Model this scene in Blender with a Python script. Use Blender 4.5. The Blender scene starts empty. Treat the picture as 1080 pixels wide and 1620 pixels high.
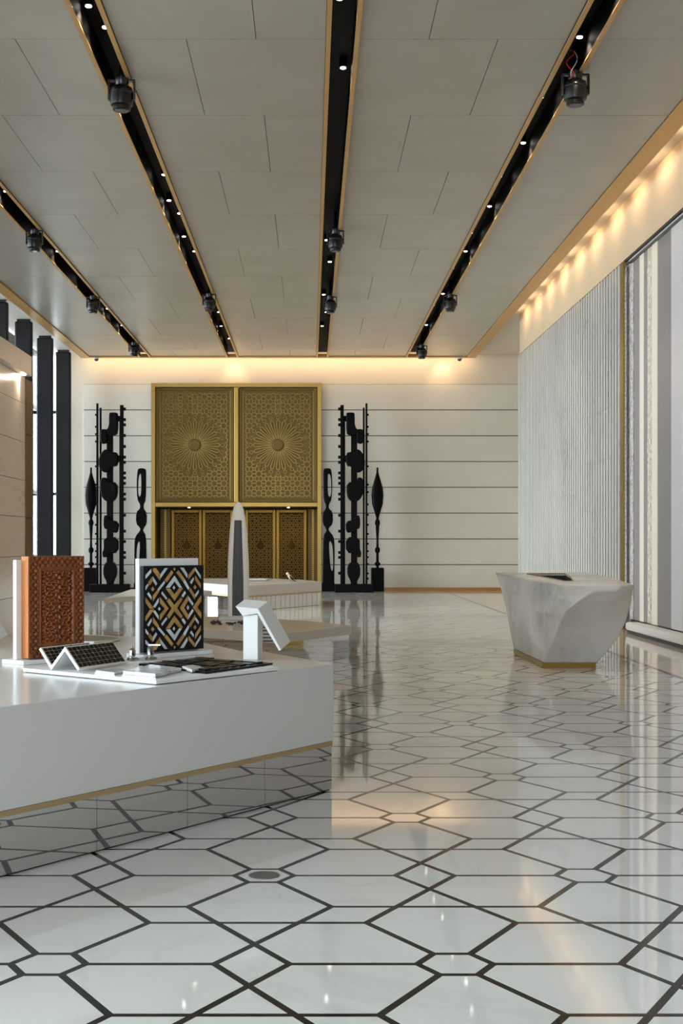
import bpy, bmesh, math, random
from mathutils import Vector, Matrix

random.seed(7)
SC = bpy.context.scene
COL = SC.collection
PI = math.pi

# ------------------------------------------------------------------ camera
cam_d = bpy.data.cameras.new('camera')
cam = bpy.data.objects.new('camera', cam_d)
COL.objects.link(cam)
cam.location = (0, 0, 1.5)
cam.rotation_euler = (PI / 2, 0, 0)
cam_d.sensor_fit = 'VERTICAL'
cam_d.sensor_height = 36.0
cam_d.sensor_width = 24.0
cam_d.lens = 2100 / 1620 * 36
cam_d.shift_x = 49 / 1620
cam_d.shift_y = 48 / 1620
cam_d.clip_end = 300
SC.camera = cam

# ------------------------------------------------------------------ world, exposure
SC.view_settings.view_transform = 'Standard'
SC.view_settings.look = 'None'
SC.view_settings.gamma = 1.0
SC.view_settings.use_curve_mapping = False
SC.view_settings.exposure = 0.62
SC.cycles.max_bounces = 10
SC.cycles.diffuse_bounces = 6
SC.cycles.glossy_bounces = 6
SC.cycles.transparent_max_bounces = 12
SC.cycles.sample_clamp_indirect = 6.0
SC.cycles.caustics_reflective = False
SC.cycles.caustics_refractive = False
w = bpy.data.worlds.new('sky')
SC.world = w
w.use_nodes = True
bg = w.node_tree.nodes['Background']
bg.inputs['Color'].default_value = (0.84, 0.92, 1.0, 1)
bg.inputs['Strength'].default_value = 7.5


def area(name, loc, rot, sx, sy, energy, color=(1, 1, 1), portal=False):
    d = bpy.data.lights.new(name, 'AREA')
    d.shape = 'RECTANGLE'
    d.size, d.size_y = sx, sy
    d.energy = energy
    d.color = color
    if portal:
        d.cycles.is_portal = True
    o = bpy.data.objects.new(name, d)
    COL.objects.link(o)
    o.location = loc
    o.rotation_euler = rot
    return o


def spot(name, loc, target, energy, angle, color, blend=0.6, radius=0.03):
    d = bpy.data.lights.new(name, 'SPOT')
    d.energy = energy
    d.spot_size = math.radians(angle)
    d.spot_blend = blend
    d.shadow_soft_size = radius
    d.color = color
    o = bpy.data.objects.new(name, d)
    COL.objects.link(o)
    o.location = loc
    o.rotation_euler = (Vector(target) - Vector(loc)).to_track_quat('-Z', 'Y').to_euler()
    return o


# daylight portals in the glazed facades (left side and behind the camera)
area('portal_left', (-8.35, 18.5, 3.65), (0, -PI / 2, 0), 7.2, 45, 1, portal=True)
area('portal_behind', (-4.8, -3.95, 3.65), (PI / 2, 0, 0), 6.9, 7.2, 1, portal=True)
WARM = (1.0, 0.68, 0.36)
WARM2 = (1.0, 0.80, 0.58)
WARM3 = (1.0, 0.73, 0.44)
# warm cove along the back wall
area('cove_light_back', (-1.0, 40.95, 7.30), (math.radians(35), 0, 0), 12.0, 0.06, 40, WARM)
for x_ in (-2.35, 4.1):
    spot('cove_spot_back', (x_, 40.98, 7.3), (x_, 41.4, 6.5), 16, 85, WARM, 1.0)
# warm cove along the right-hand fascia
for k in range(17):
    y_ = 7.2 + 1.62 * k
    area('cove_lamp_right', (5.11, y_, 7.30), (0, math.radians(-48), 0), 0.03, 0.8, 3.0, WARM3)
area('cove_light_right', (5.11, 21.0, 7.30), (0, math.radians(-48), 0), 0.03, 26.0, 13, WARM3)

# ------------------------------------------------------------------ materials
MATS = {}


def srgb(r, g, b):
    def f(c):
        c /= 255.0
        return c / 12.92 if c <= 0.04045 else ((c + 0.055) / 1.055) ** 2.4
    return (f(r), f(g), f(b), 1)


def mat(name, col, rough=0.5, metal=0.0, spec=0.5, coat=0.0, noise=None, bump=None, emit=None):
    m = bpy.data.materials.new(name)
    m.use_nodes = True
    nt = m.node_tree
    b = nt.nodes['Principled BSDF']
    b.inputs['Base Color'].default_value = col
    b.inputs['Roughness'].default_value = rough
    b.inputs['Metallic'].default_value = metal
    b.inputs['Specular IOR Level'].default_value = spec
    b.inputs['Coat Weight'].default_value = coat
    if emit:
        b.inputs['Emission Color'].default_value = emit[0]
        b.inputs['Emission Strength'].default_value = emit[1]
    if noise or bump:
        tc = nt.nodes.new('ShaderNodeTexCoord')
    if noise:                                # (scale, colour2, lo, hi, stretch)
        sc_, col2, lo, hi, st = noise
        mp = nt.nodes.new('ShaderNodeMapping')
        mp.inputs['Scale'].default_value = st
        nz = nt.nodes.new('ShaderNodeTexNoise')
        nz.inputs['Scale'].default_value = sc_
        nz.inputs['Detail'].default_value = 6
        rp = nt.nodes.new('ShaderNodeMapRange')
        rp.inputs['From Min'].default_value = lo
        rp.inputs['From Max'].default_value = hi
        mx = nt.nodes.new('ShaderNodeMix')
        mx.data_type = 'RGBA'
        mx.inputs[6].default_value = col
        mx.inputs[7].default_value = col2
        nt.links.new(tc.outputs['Object'], mp.inputs['Vector'])
        nt.links.new(mp.outputs[0], nz.inputs['Vector'])
        nt.links.new(nz.outputs['Fac'], rp.inputs['Value'])
        nt.links.new(rp.outputs[0], mx.inputs[0])
        nt.links.new(mx.outputs[2], b.inputs['Base Color'])
    if bump:                                 # (scale, strength, distance)
        nb = nt.nodes.new('ShaderNodeTexNoise')
        nb.inputs['Scale'].default_value = bump[0]
        nb.inputs['Detail'].default_value = 4
        bp = nt.nodes.new('ShaderNodeBump')
        bp.inputs['Strength'].default_value = bump[1]
        bp.inputs['Distance'].default_value = bump[2]
        nt.links.new(tc.outputs['Object'], nb.inputs['Vector'])
        nt.links.new(nb.outputs['Fac'], bp.inputs['Height'])
        nt.links.new(bp.outputs[0], b.inputs['Normal'])
    MATS[name] = m
    return m


def marble(name, base, vein, scale, rough, width=0.05, cloud=None, strength=0.8, stretch=(1, 1, 1), dist=0.9):
    m = bpy.data.materials.new(name)
    m.use_nodes = True
    nt = m.node_tree
    b = nt.nodes['Principled BSDF']
    b.inputs['Roughness'].default_value = rough
    geo = nt.nodes.new('ShaderNodeNewGeometry')
    mp = nt.nodes.new('ShaderNodeMapping')
    mp.inputs['Scale'].default_value = stretch
    nt.links.new(geo.outputs['Position'], mp.inputs['Vector'])
    nz = nt.nodes.new('ShaderNodeTexNoise')
    nz.inputs['Scale'].default_value = scale
    nz.inputs['Detail'].default_value = 8
    nz.inputs['Roughness'].default_value = 0.6
    nz.inputs['Distortion'].default_value = dist
    nt.links.new(mp.outputs[0], nz.inputs['Vector'])
    sub = nt.nodes.new('ShaderNodeMath'); sub.operation = 'SUBTRACT'; sub.inputs[1].default_value = 0.5
    ab = nt.nodes.new('ShaderNodeMath'); ab.operation = 'ABSOLUTE'
    nt.links.new(nz.outputs['Fac'], sub.inputs[0]); nt.links.new(sub.outputs[0], ab.inputs[0])
    rp = nt.nodes.new('ShaderNodeMapRange')
    rp.inputs['From Min'].default_value = 0.0
    rp.inputs['From Max'].default_value = width
    rp.inputs['To Min'].default_value = strength
    rp.inputs['To Max'].default_value = 0.0
    nt.links.new(ab.outputs[0], rp.inputs['Value'])
    n2 = nt.nodes.new('ShaderNodeTexNoise')
    n2.inputs['Scale'].default_value = scale * 0.6
    n2.inputs['Detail'].default_value = 4
    nt.links.new(mp.outputs[0], n2.inputs['Vector'])
    r2 = nt.nodes.new('ShaderNodeMapRange')
    r2.inputs['From Min'].default_value = 0.35
    r2.inputs['From Max'].default_value = 0.65
    nt.links.new(n2.outputs['Fac'], r2.inputs['Value'])
    mul = nt.nodes.new('ShaderNodeMath'); mul.operation = 'MULTIPLY'
    nt.links.new(rp.outputs[0], mul.inputs[0]); nt.links.new(r2.outputs[0], mul.inputs[1])
    m0 = nt.nodes.new('ShaderNodeMix'); m0.data_type = 'RGBA'
    m0.inputs[6].default_value = base
    m0.inputs[7].default_value = cloud or base
    nt.links.new(r2.outputs[0], m0.inputs[0])
    m1 = nt.nodes.new('ShaderNodeMix'); m1.data_type = 'RGBA'
    m1.inputs[7].default_value = vein
    nt.links.new(m0.outputs[2], m1.inputs[6])
    nt.links.new(mul.outputs[0], m1.inputs[0])
    nt.links.new(m1.outputs[2], b.inputs['Base Color'])
    MATS[name] = m
    return m


marble('floor_white', srgb(214, 212, 208), srgb(186, 182, 176), 0.7, 0.04, 0.03, srgb(206, 203, 198), 0.5)
mat('floor_black', srgb(9, 9, 10), 0.12, 0, 0.2)
marble('floor_cream', srgb(214, 203, 188), srgb(180, 168, 150), 0.5, 0.05, 0.04, srgb(204, 192, 176), 0.5)
mat('ceiling_panel', srgb(170, 163, 149), 0.30, 0.0, 0.5, noise=(1.2, srgb(178, 171, 158), 0.35, 0.7, (1, 1, 1)))
mat('gold_trim', srgb(206, 164, 104), 0.42, 0.4)
mat('gold_frame', srgb(190, 154, 86), 0.36, 0.85)
mat('gold_lattice', srgb(182, 150, 86), 0.32, 0.85)
mat('door_lattice', srgb(150, 112, 46), 0.34, 0.85)
mat('gold_back', srgb(126, 102, 54), 0.45, 0.8, bump=(60, 0.25, 0.01))
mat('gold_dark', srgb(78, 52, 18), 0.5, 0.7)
mat('slot_black', srgb(5, 5, 5), 0.6, 0, 0.15)
mat('lamp_black', srgb(14, 14, 15), 0.28)
mat('lens', srgb(60, 62, 66), 0.08, 0.6)
mat('plaster', srgb(226, 215, 198), 0.75)
mat('fascia', srgb(198, 176, 146), 0.75)
mat('plaster_grey', srgb(172, 170, 166), 0.75)
mat('white_wall', srgb(224, 219, 210), 0.55)
mat('back_panel', srgb(232, 225, 213), 0.42, noise=(0.5, srgb(226, 218, 205), 0.35, 0.65, (1, 1, 1)))
mat('joint_dark', srgb(48, 42, 34), 0.8)
marble('marble_wall', srgb(232, 222, 208), srgb(160, 148, 136), 0.5, 0.25, 0.012, srgb(224, 213, 198), 0.7, (1, .7, 1.5), 0.2)
marble('marble_flute', srgb(186, 182, 174), srgb(126, 126, 124), 1.0, 0.4, 0.016, srgb(176, 173, 166), 0.5, (1, 1, 0.6))
marble('marble_desk', srgb(204, 201, 196), srgb(140, 130, 122), 1.7, 0.22, 0.022, srgb(172, 167, 161), 0.65)
marble('marble_sample', srgb(225, 226, 226), srgb(150, 152, 155), 9.0, 0.12, 0.05, srgb(196, 198, 200), 0.7)
mat('bronze', srgb(112, 78, 38), 0.35, 0.7)
mat('brass', srgb(158, 130, 68), 0.34, 0.85)
mat('column_dark', srgb(36, 36, 38), 0.5, 0, 0.25)
mat('frame_dark', srgb(30, 32, 35), 0.4)
mat('statue_black', srgb(6, 6, 6), 0.5, 0.0, 0.12, bump=(14, 0.15, 0.02))
mat('counter_white', srgb(200, 198, 194), 0.20)
mat('counter_stone', srgb(188, 183, 175), 0.22)
mat('counter_trim', srgb(176, 152, 108), 0.35, 0.5)
mat('mirror', srgb(196, 194, 190), 0.02, 1.0)
mat('white_panel', srgb(220, 219, 217), 0.3)
mat('white_matte', srgb(214, 213, 211), 0.45)
mat('black_gloss', srgb(7, 7, 8), 0.3, 0, 0.22)
mat('black_tile', srgb(6, 6, 6), 0.4, 0, 0.2)
mat('cream_grout', srgb(206, 196, 176), 0.6)
mat('inlay_gold', srgb(206, 166, 98), 0.34, 0.55, noise=(14, srgb(176, 134, 78), 0.4, 0.62, (1, 1, 1)))
mat('inlay_silver', srgb(222, 226, 226), 0.22, 0.25, noise=(12, srgb(188, 196, 196), 0.4, 0.62, (1, 1, 1)))
mat('wood', srgb(130, 66, 16), 0.45, noise=(9, srgb(98, 48, 10), 0.38, 0.66, (1, 1, 0.15)))
mat('wood_light', srgb(184, 108, 38), 0.42, noise=(9, srgb(160, 88, 28), 0.38, 0.66, (1, 1, 0.15)))
mat('chrome', srgb(190, 190, 192), 0.1, 1.0)
mat('tower_white', srgb(238, 235, 228), 0.35)
mat('tower_dark', srgb(40, 40, 40), 0.4, 0, 0.3)
mat('rib_grey', srgb(92, 91, 90), 0.4)
mat('pebble', srgb(34, 31, 28), 0.6)
mat('dish', srgb(112, 100, 74), 0.5, noise=(40, srgb(150, 138, 108), 0.45, 0.6, (1, 1, 1)))
mat('slat_mosaic', srgb(206, 201, 199), 0.4, noise=(9, srgb(162, 156, 160), 0.42, 0.6, (1, 1, 1)), bump=(30, 0.4, 0.01))
mat('slat_mauve', srgb(142, 132, 130), 0.45)
mat('slat_cream', srgb(232, 220, 204), 0.45)
mat('slat_beige', srgb(200, 182, 162), 0.45, noise=(14, srgb(224, 212, 196), 0.45, 0.6, (1, 1, 0.6)), bump=(24, 0.5, 0.01))
mat('slat_grey', srgb(134, 130, 130), 0.35)
mat('slat_pale', srgb(206, 202, 202), 0.3)
mat('outlet_grey', srgb(104, 100, 98), 0.4, 0.4)
mat('kick_white', srgb(224, 222, 216), 0.3)
mat('kick_dark', srgb(40, 36, 32), 0.5)
mat('lit', (1, 1, 1, 1), 0.5, emit=((1.0, 0.93, 0.82, 1), 14.0))
mat('wire_red', srgb(214, 40, 34), 0.4)
mat('wire_white', srgb(230, 224, 220), 0.4)
mat('bird_white', srgb(236, 232, 224), 0.5)
mat('bird_body', srgb(196, 176, 148), 0.5)
mat('bird_dark', srgb(46, 42, 40), 0.5)
mat('desk_dark', srgb(26, 24, 24), 0.35)
mat('base_orange', srgb(190, 138, 84), 0.4, 0.3)


def glass_mat():
    m = bpy.data.materials.new('window_glass')
    m.use_nodes = True
    nt = m.node_tree
    nt.nodes.clear()
    out = nt.nodes.new('ShaderNodeOutputMaterial')
    tr = nt.nodes.new('ShaderNodeBsdfTransparent')
    tr.inputs[0].default_value = (0.93, 0.96, 0.96, 1)
    gl = nt.nodes.new('ShaderNodeBsdfGlossy')
    gl.inputs['Roughness'].default_value = 0.02
    mx = nt.nodes.new('ShaderNodeMixShader')
    fr = nt.nodes.new('ShaderNodeFresnel')
    fr.inputs[0].default_value = 1.4
    nt.links.new(fr.outputs[0], mx.inputs[0])
    nt.links.new(tr.outputs[0], mx.inputs[1])
    nt.links.new(gl.outputs[0], mx.inputs[2])
    nt.links.new(mx.outputs[0], out.inputs[0])
    MATS['window_glass'] = m


glass_mat()


# ------------------------------------------------------------------ helpers
def tag(o, label=None, cat=None, group=None, kind=None):
    if label: o['label'] = label
    if cat: o['category'] = cat
    if group: o['group'] = group
    if kind: o['kind'] = kind
    return o


def thing(name, loc, label, cat, group=None, kind=None):
    o = bpy.data.objects.new(name, None)
    o.empty_display_size = 0.1
    COL.objects.link(o)
    o.location = loc
    return tag(o, label, cat, group, kind)


def adopt(o, parent):
    if parent is not None:
        o.parent = parent
        o.matrix_parent_inverse = world_of(parent).inverted()
    return o


def world_of(o):
    m = Matrix.LocRotScale(o.location, o.rotation_euler, o.scale)
    if o.parent is not None:
        return world_of(o.parent) @ o.matrix_parent_inverse @ m
    return m


def mk_mesh(name, verts, faces, m, smooth=False):
    me = bpy.data.meshes.new(name)
    me.from_pydata([tuple(v) for v in verts], [], faces)
    me.materials.append(MATS[m])
    if smooth:
        me.polygons.foreach_set('use_smooth', [True] * len(me.polygons))
    me.update()
    return me


def fix_normals(me):
    bm = bmesh.new()
    bm.from_mesh(me)
    bmesh.ops.recalc_face_normals(bm, faces=bm.faces)
    bm.to_mesh(me)
    bm.free()
    return me


def link(name, me, parent=None, loc=None, rot=None):
    o = bpy.data.objects.new(name, me)
    COL.objects.link(o)
    if loc is not None: o.location = loc
    if rot is not None: o.rotation_euler = rot
    adopt(o, parent)
    return o


def bevel(o, wd, seg=2):
    md = o.modifiers.new('bevel', 'BEVEL')
    md.width = wd
    md.segments = seg
    md.limit_method = 'ANGLE'
    return o


class MB:
    """collects shapes, builds ONE mesh"""
    def __init__(s):
        s.v, s.f = [], []

    def box(s, x, y, z):
        b = len(s.v)
        for k in z:
            s.v += [(x[0], y[0], k), (x[1], y[0], k), (x[1], y[1], k), (x[0], y[1], k)]
        s.f += [tuple(b + i for i in q) for q in
                ((3, 2, 1, 0), (4, 5, 6, 7), (0, 1, 5, 4), (1, 2, 6, 5), (2, 3, 7, 6), (3, 0, 4, 7))]
        return s

    def obox(s, c, ux, uy, hx, hy, z):
        """box with base axes ux, uy (2-D unit vectors) centred at c"""
        b = len(s.v)
        for k in z:
            for a, d in ((-1, -1), (1, -1), (1, 1), (-1, 1)):
                s.v.append((c[0] + a * hx * ux[0] + d * hy * uy[0], c[1] + a * hx * ux[1] + d * hy * uy[1], k))
        s.f += [tuple(b + i for i in q) for q in
                ((3, 2, 1, 0), (4, 5, 6, 7), (0, 1, 5, 4), (1, 2, 6, 5), (2, 3, 7, 6), (3, 0, 4, 7))]
        return s

    def prism(s, poly, z0, z1):
        n = len(poly)
        b = len(s.v)
        s.v += [(p[0], p[1], z0) for p in poly] + [(p[0], p[1], z1) for p in poly]
        s.f.append(tuple(b + n - 1 - i for i in range(n)))
        s.f.append(tuple(b + n + i for i in range(n)))
        for i in range(n):
            j = (i + 1) % n
            s.f.append((b + i, b + j, b + n + j, b + n + i))
        return s

    def lathe(s, prof, c=(0, 0), n=20, sx=1.0, sy=1.0, cap=True):
        b = len(s.v)
        for r, z in prof:
            for i in range(n):
                a = 2 * PI * i / n
                s.v.append((c[0] + r * sx * math.cos(a), c[1] + r * sy * math.sin(a), z))
        m = len(prof)
        for k in range(m - 1):
            for i in range(n):
                j = (i + 1) % n
                s.f.append((b + k * n + i, b + k * n + j, b + (k + 1) * n + j, b + (k + 1) * n + i))
        if cap:
            s.f.append(tuple(b + n - 1 - i for i in range(n)))
            s.f.append(tuple(b + (m - 1) * n + i for i in range(n)))
        return s

    def tube(s, pts, r, n=8):
        pts = [Vector(p) for p in pts]
        b = len(s.v)
        for i, p in enumerate(pts):
            t = (pts[min(i + 1, len(pts) - 1)] - pts[max(i - 1, 0)]).normalized()
            a = t.cross(Vector((0, 0, 1)))
            if a.length < 1e-3: a = t.cross(Vector((1, 0, 0)))
            a.normalize()
            c = t.cross(a).normalized()
            for k in range(n):
                an = 2 * PI * k / n
                s.v.append(tuple(p + r * (math.cos(an) * a + math.sin(an) * c)))
        for i in range(len(pts) - 1):
            for k in range(n):
                l = (k + 1) % n
                s.f.append((b + i * n + k, b + i * n + l, b + (i + 1) * n + l, b + (i + 1) * n + k))
        s.f.append(tuple(b + k for k in range(n)))
        s.f.append(tuple(b + (len(pts) - 1) * n + n - 1 - k for k in range(n)))
        return s

    def ridge(s, p0, p1, wd, h, place):
        """raised bar along a 2-D segment; place(u, v, depth) -> 3-D"""
        d = Vector((p1[0] - p0[0], p1[1] - p0[1]))
        if d.length < 1e-6: return
        d.normalize()
        n = Vector((-d.y, d.x)) * wd / 2
        b = len(s.v)
        for p in (p0, p1):
            s.v += [place(p[0] + n.x, p[1] + n.y, 0), place(p[0] + n.x * .45, p[1] + n.y * .45, h),
                    place(p[0] - n.x * .45, p[1] - n.y * .45, h), place(p[0] - n.x, p[1] - n.y, 0)]
        for i in range(3):
            s.f.append((b + i, b + i + 1, b + 5 + i, b + 4 + i))
        s.f.append((b, b + 3, b + 2, b + 1))
        s.f.append((b + 4, b + 5, b + 6, b + 7))

    def build(s, name, m, parent=None, smooth=False, bev=0):
        me = fix_normals(mk_mesh(name, s.v, s.f, m))
        if smooth:
            me.polygons.foreach_set('use_smooth', [True] * len(me.polygons))
            try:
                me.set_sharp_from_angle(angle=math.radians(40))
            except Exception:
                pass
        o = link(name, me, parent)
        if bev: bevel(o, bev)
        return o


def box(name, x, y, z, m, parent=None, bev=0):
    return MB().box(x, y, z).build(name, m, parent, bev=bev)


def inset_poly(poly, d):
    """inset a convex CCW polygon by d"""
    n = len(poly)
    out = []
    for i in range(n):
        p0, p1, p2 = Vector(poly[i - 1]), Vector(poly[i]), Vector(poly[(i + 1) % n])
        e1 = (p1 - p0).normalized(); e2 = (p2 - p1).normalized()
        n1 = Vector((-e1.y, e1.x)); n2 = Vector((-e2.y, e2.x))
        den = 1 + n1.dot(n2)
        q = p1 + (n1 + n2) * (d / max(den, 0.15))
        out.append((q.x, q.y))
    return out


def clip(poly, axis, val, keep_less):
    out = []
    n = len(poly)
    for i in range(n):
        a, b = poly[i - 1], poly[i]
        ia = (a[axis] <= val) == keep_less
        ib = (b[axis] <= val) == keep_less
        if ia != ib:
            t = (val - a[axis]) / (b[axis] - a[axis])
            out.append((a[0] + t * (b[0] - a[0]), a[1] + t * (b[1] - a[1])))
        if ib: out.append(b)
    return out


def curve_mesh(name, loops, depth, bev, m):
    """2-D outlines (with holes) -> solid mesh with rounded edges, local x,z plane, thickness along y"""
    cu = bpy.data.curves.new(name, 'CURVE')
    cu.dimensions = '2D'
    cu.fill_mode = 'BOTH'
    cu.extrude = max(depth / 2 - bev, 0.001)
    cu.bevel_depth = bev
    cu.bevel_resolution = 1
    cu.offset = -bev
    for lp in loops:
        sp = cu.splines.new('POLY')
        sp.points.add(len(lp) - 1)
        for i, p in enumerate(lp):
            sp.points[i].co = (p[0], p[1], 0, 1)
        sp.use_cyclic_u = True
    o = bpy.data.objects.new(name, cu)
    COL.objects.link(o)
    dg = bpy.context.evaluated_depsgraph_get()
    me = bpy.data.meshes.new_from_object(o.evaluated_get(dg))
    bpy.data.objects.remove(o)
    bpy.data.curves.remove(cu)
    me.name = name
    me.transform(Matrix.Rotation(PI / 2, 4, 'X'))
    me.materials.clear()
    me.materials.append(MATS[m])
    return me


def smooth_loop(pts, it=2):
    for _ in range(it):
        out = []
        n = len(pts)
        for i in range(n):
            a, b = pts[i], pts[(i + 1) % n]
            out.append((a[0] * .75 + b[0] * .25, a[1] * .75 + b[1] * .25))
            out.append((a[0] * .25 + b[0] * .75, a[1] * .25 + b[1] * .75))
        pts = out
    return pts


# ================================================================== FLOOR
S = 1.4475            # spacing of the small hexagons
R0 = 0.135            # radius of a small hexagon
D1 = 0.590            # where a ray forks
HW = 0.0150           # half the width of the black inlay
XMAX, XMIN, YMIN, YMAX = 4.06, -8.2, 1.2, 41.35
floor = box('floor', (-8.6, 9.4), (-4.2, 43.6), (-0.2, -0.0003), 'floor_black')
tag(floor, 'polished white stone floor with black inlaid hexagon line pattern', 'floor', kind='structure')


def cs(a, r):
    return (r * math.cos(math.radians(a)), r * math.sin(math.radians(a)))


def tile_polys():
    """tile outlines around a hexagon centre at the origin: (kind, polygon)"""
    P = []
    P.append(('hexagon_tile', [cs(60 * i, R0) for i in range(6)]))
    h = (S / 2 - D1) * math.tan(PI / 3)
    a = (S / 2, h)                            # rhombus tip
    y5 = D1 * math.sin(PI / 3)
    b = (2 * S / 2 - D1 - y5 / math.tan(PI / 3), y5)
    for k in range(6):
        base = [cs(0, R0), (D1, 0), a, b, cs(60, D1), cs(60, R0)]
        c_, s_ = math.cos(PI / 3 * k), math.sin(PI / 3 * k)
        P.append(('petal_tile', [(x * c_ - y * s_, x * s_ + y * c_) for x, y in base]))
    for k in range(3):
        base = [(D1, 0), (S / 2, -h), (S - D1, 0), (S / 2, h)]
        c_, s_ = math.cos(PI / 3 * k), math.sin(PI / 3 * k)
        P.append(('rhombus_tile', [(x * c_ - y * s_, x * s_ + y * c_) for x, y in base]))
    for k in range(2):
        base = [a, (S - b[0], b[1]), b]
        c_, s_ = math.cos(PI / 3 * k), math.sin(PI / 3 * k)
        P.append(('triangle_tile', [(x * c_ - y * s_, x * s_ + y * c_) for x, y in base]))
    return [(n, inset_poly(p, HW)) for n, p in P]


TP = tile_polys()


def project(x, y, z=0.0):
    return 491 + x / y * 2100, 858 + (1.5 - z) / y * 2100


def tile_mesh(name, poly, cx, cy):
    n = len(poly)
    v = [(p[0] - cx, p[1] - cy, 0.0) for p in poly] + [(p[0] - cx, p[1] - cy, -0.004) for p in poly]
    f = [tuple(range(n))] + [(i, n + i, n + (i + 1) % n, (i + 1) % n) for i in range(n)]
    return mk_mesh(name, v, f, 'floor_white')


cand, rest = [], []
SHARED = {}
row0 = -3
for r in range(row0, 31):
    hy = 4.723 + r * S * math.sqrt(3) / 2
    for j in range(-8, 6):
        hx = 0.515 + (0.5 * S if r % 2 else 0.0) + j * S
        for ti, (nm, pl) in enumerate(TP):
            cx = sum(p[0] for p in pl) / len(pl)
            cy = sum(p[1] for p in pl) / len(pl)
            wp = [(p[0] + hx, p[1] + hy) for p in pl]
            full = len(wp)
            inside = all(XMIN < p[0] < XMAX and YMIN < p[1] < YMAX for p in wp)
            if not inside:
                for ax, val, kl in ((0, XMAX, True), (0, XMIN, False), (1, YMIN, False), (1, YMAX, True)):
                    wp = clip(wp, ax, val, kl)
                    if len(wp) < 3: break
                if len(wp) < 3: continue
            X, Y = cx + hx, cy + hy
            vis = False
            if Y > 2 and Y < 14.5:
                px, py = project(X, Y)
                vis = -90 < px < 1170 and py < 1720
                # hidden below the front counter
                if X < 0.1 and Y > 6.2 and (X - 0.138) * 0.812 - (Y - 8.04) * 0.583 < -0.25 and Y < 9.2: vis = False
            sd = .0003 if Y < 13 else .0011
            tl = (random.gauss(0, sd), random.gauss(0, sd))
            (cand if vis else rest).append((Y, nm, ti, wp, X, Y, inside, tl))
cand.sort(key=lambda c: c[0])
for c in cand[300:]: rest.append(c)
for (d_, nm, ti, wp, X, Y, inside, tl) in cand[:300]:
    if inside:
        if ti not in SHARED:
            SHARED[ti] = tile_mesh(nm, wp, X, Y)
        me = SHARED[ti]
    else:
        me = tile_mesh(nm, wp, X, Y)
    zo = max(-((p[1] - Y) * tl[0] - (p[0] - X) * tl[1]) for p in wp)
    link(nm, me, floor, (X, Y, zo), (tl[0], tl[1], 0))
v, f = [], []
for (d_, nm, ti, wp, X, Y, inside, tl) in rest:
    b = len(v)
    n = len(wp)
    zo = max(-((p[0] - X) * tl[0] + (p[1] - Y) * tl[1]) for p in wp)
    v += [(p[0], p[1], zo + (p[0] - X) * tl[0] + (p[1] - Y) * tl[1]) for p in wp]
    v += [(p[0], p[1], -0.004) for p in wp]
    f.append(tuple(range(b, b + n)))
    f += [(b + i, b + n + i, b + n + (i + 1) % n, b + (i + 1) % n) for i in range(n)]
o = link('tile_field', mk_mesh('tile_field', v, f, 'floor_white'), floor)
o['kind'] = 'stuff'
box('floor_border', (4.125, 9.3), (1.2, 41.38), (-0.03, 0.0), 'floor_cream', floor)
# drain cover set in a small hexagon of the near floor
dr = MB().lathe([(0.070, 0.0006), (0.070, 0.003), (0.060, 0.004), (0.0, 0.004)], (-0.209, 5.976), 28).build(
    'floor_outlet', 'outlet_grey')
tag(dr, 'round grey floor outlet cover set in a small white hexagon', 'floor outlet')

# ================================================================== CEILING
ZC = 7.2
ceiling = box('ceiling', (-9.2, 9.4), (-4.2, 43.6), (7.62, 7.8), 'plaster_grey')
tag(ceiling, 'beige panelled ceiling crossed by long black lighting slots', 'ceiling', kind='structure')
SLOTS = [-5.07, -2.39, 0.365, 3.10]
SWH = 0.19
rows = [12.36 + 2.68 * k for k in range(-6, 11)] + [40.6]
bays = [(-6.76, SLOTS[0] - SWH), (SLOTS[0] + SWH, SLOTS[1] - SWH), (SLOTS[1] + SWH, SLOTS[2] - SWH),
        (SLOTS[2] + SWH, SLOTS[3] - SWH), (SLOTS[3] + SWH, 4.78)]
for bi, (xa, xb) in enumerate(bays):
    for ri in range(len(rows) - 1):
        y0, y1 = rows[ri], rows[ri + 1]
        if y1 - y0 < 0.1: continue
        if xb - xa > 2.0:
            cut = xa + (xb - xa) * (1 / 3 if (ri + bi) % 2 else 2 / 3)
            spans = [(xa, cut), (cut, xb)]
        else:
            spans = [(xa, xb)]
        for (a, b_) in spans:
            dz = random.uniform(0, .002)
            box('ceiling_panel', (a + .004, b_ - .004), (y0 + .005, y1 - .005), (ZC + dz, ZC + .03), 'ceiling_panel', ceiling)
box('panel_backing', (-6.9, 4.9), (-3.9, 40.7), (7.56, 7.6), 'slot_black', ceiling)
for k, (xa, xb) in enumerate(bays):
    box('bay_backing', (xa + .002, xb - .002), (-3.8, 40.6), (7.232, 7.25), 'joint_dark', ceiling)
for k, x in enumerate(SLOTS):
    nm = ('leftmost', 'second', 'third', 'rightmost')[k]
    t = thing('trim_%d' % (k + 1), (x, 18, 7.2), '%s black lighting slot in the ceiling with gold edges' % nm,
              'ceiling slot', kind='structure')
    box('channel_top', (x - SWH, x + SWH), (-3.8, 40.6), (7.50, 7.53), 'slot_black', t)
    for sg in (-1, 1):
        a, b_ = sorted((x + sg * SWH, x + sg * (SWH - .055)))
        box('gold_edge', (a, b_), (-3.8, 40.62), (7.17, 7.186), 'gold_trim', t)
        box('channel_side', (a, b_), (-3.8, 40.6), (7.187, 7.50), 'slot_black', t)
t = thing('trim_5', (0, 40.7, 7.2), 'gold frame running round the edge of the main ceiling', 'ceiling trim', kind='structure')
box('gold_border', (-7.05, -6.77), (-3.8, 40.85), (7.17, 7.27), 'gold_trim', t)
box('gold_border', (4.79, 5.06), (-3.8, 40.85), (7.17, 7.27), 'gold_trim', t)
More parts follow.
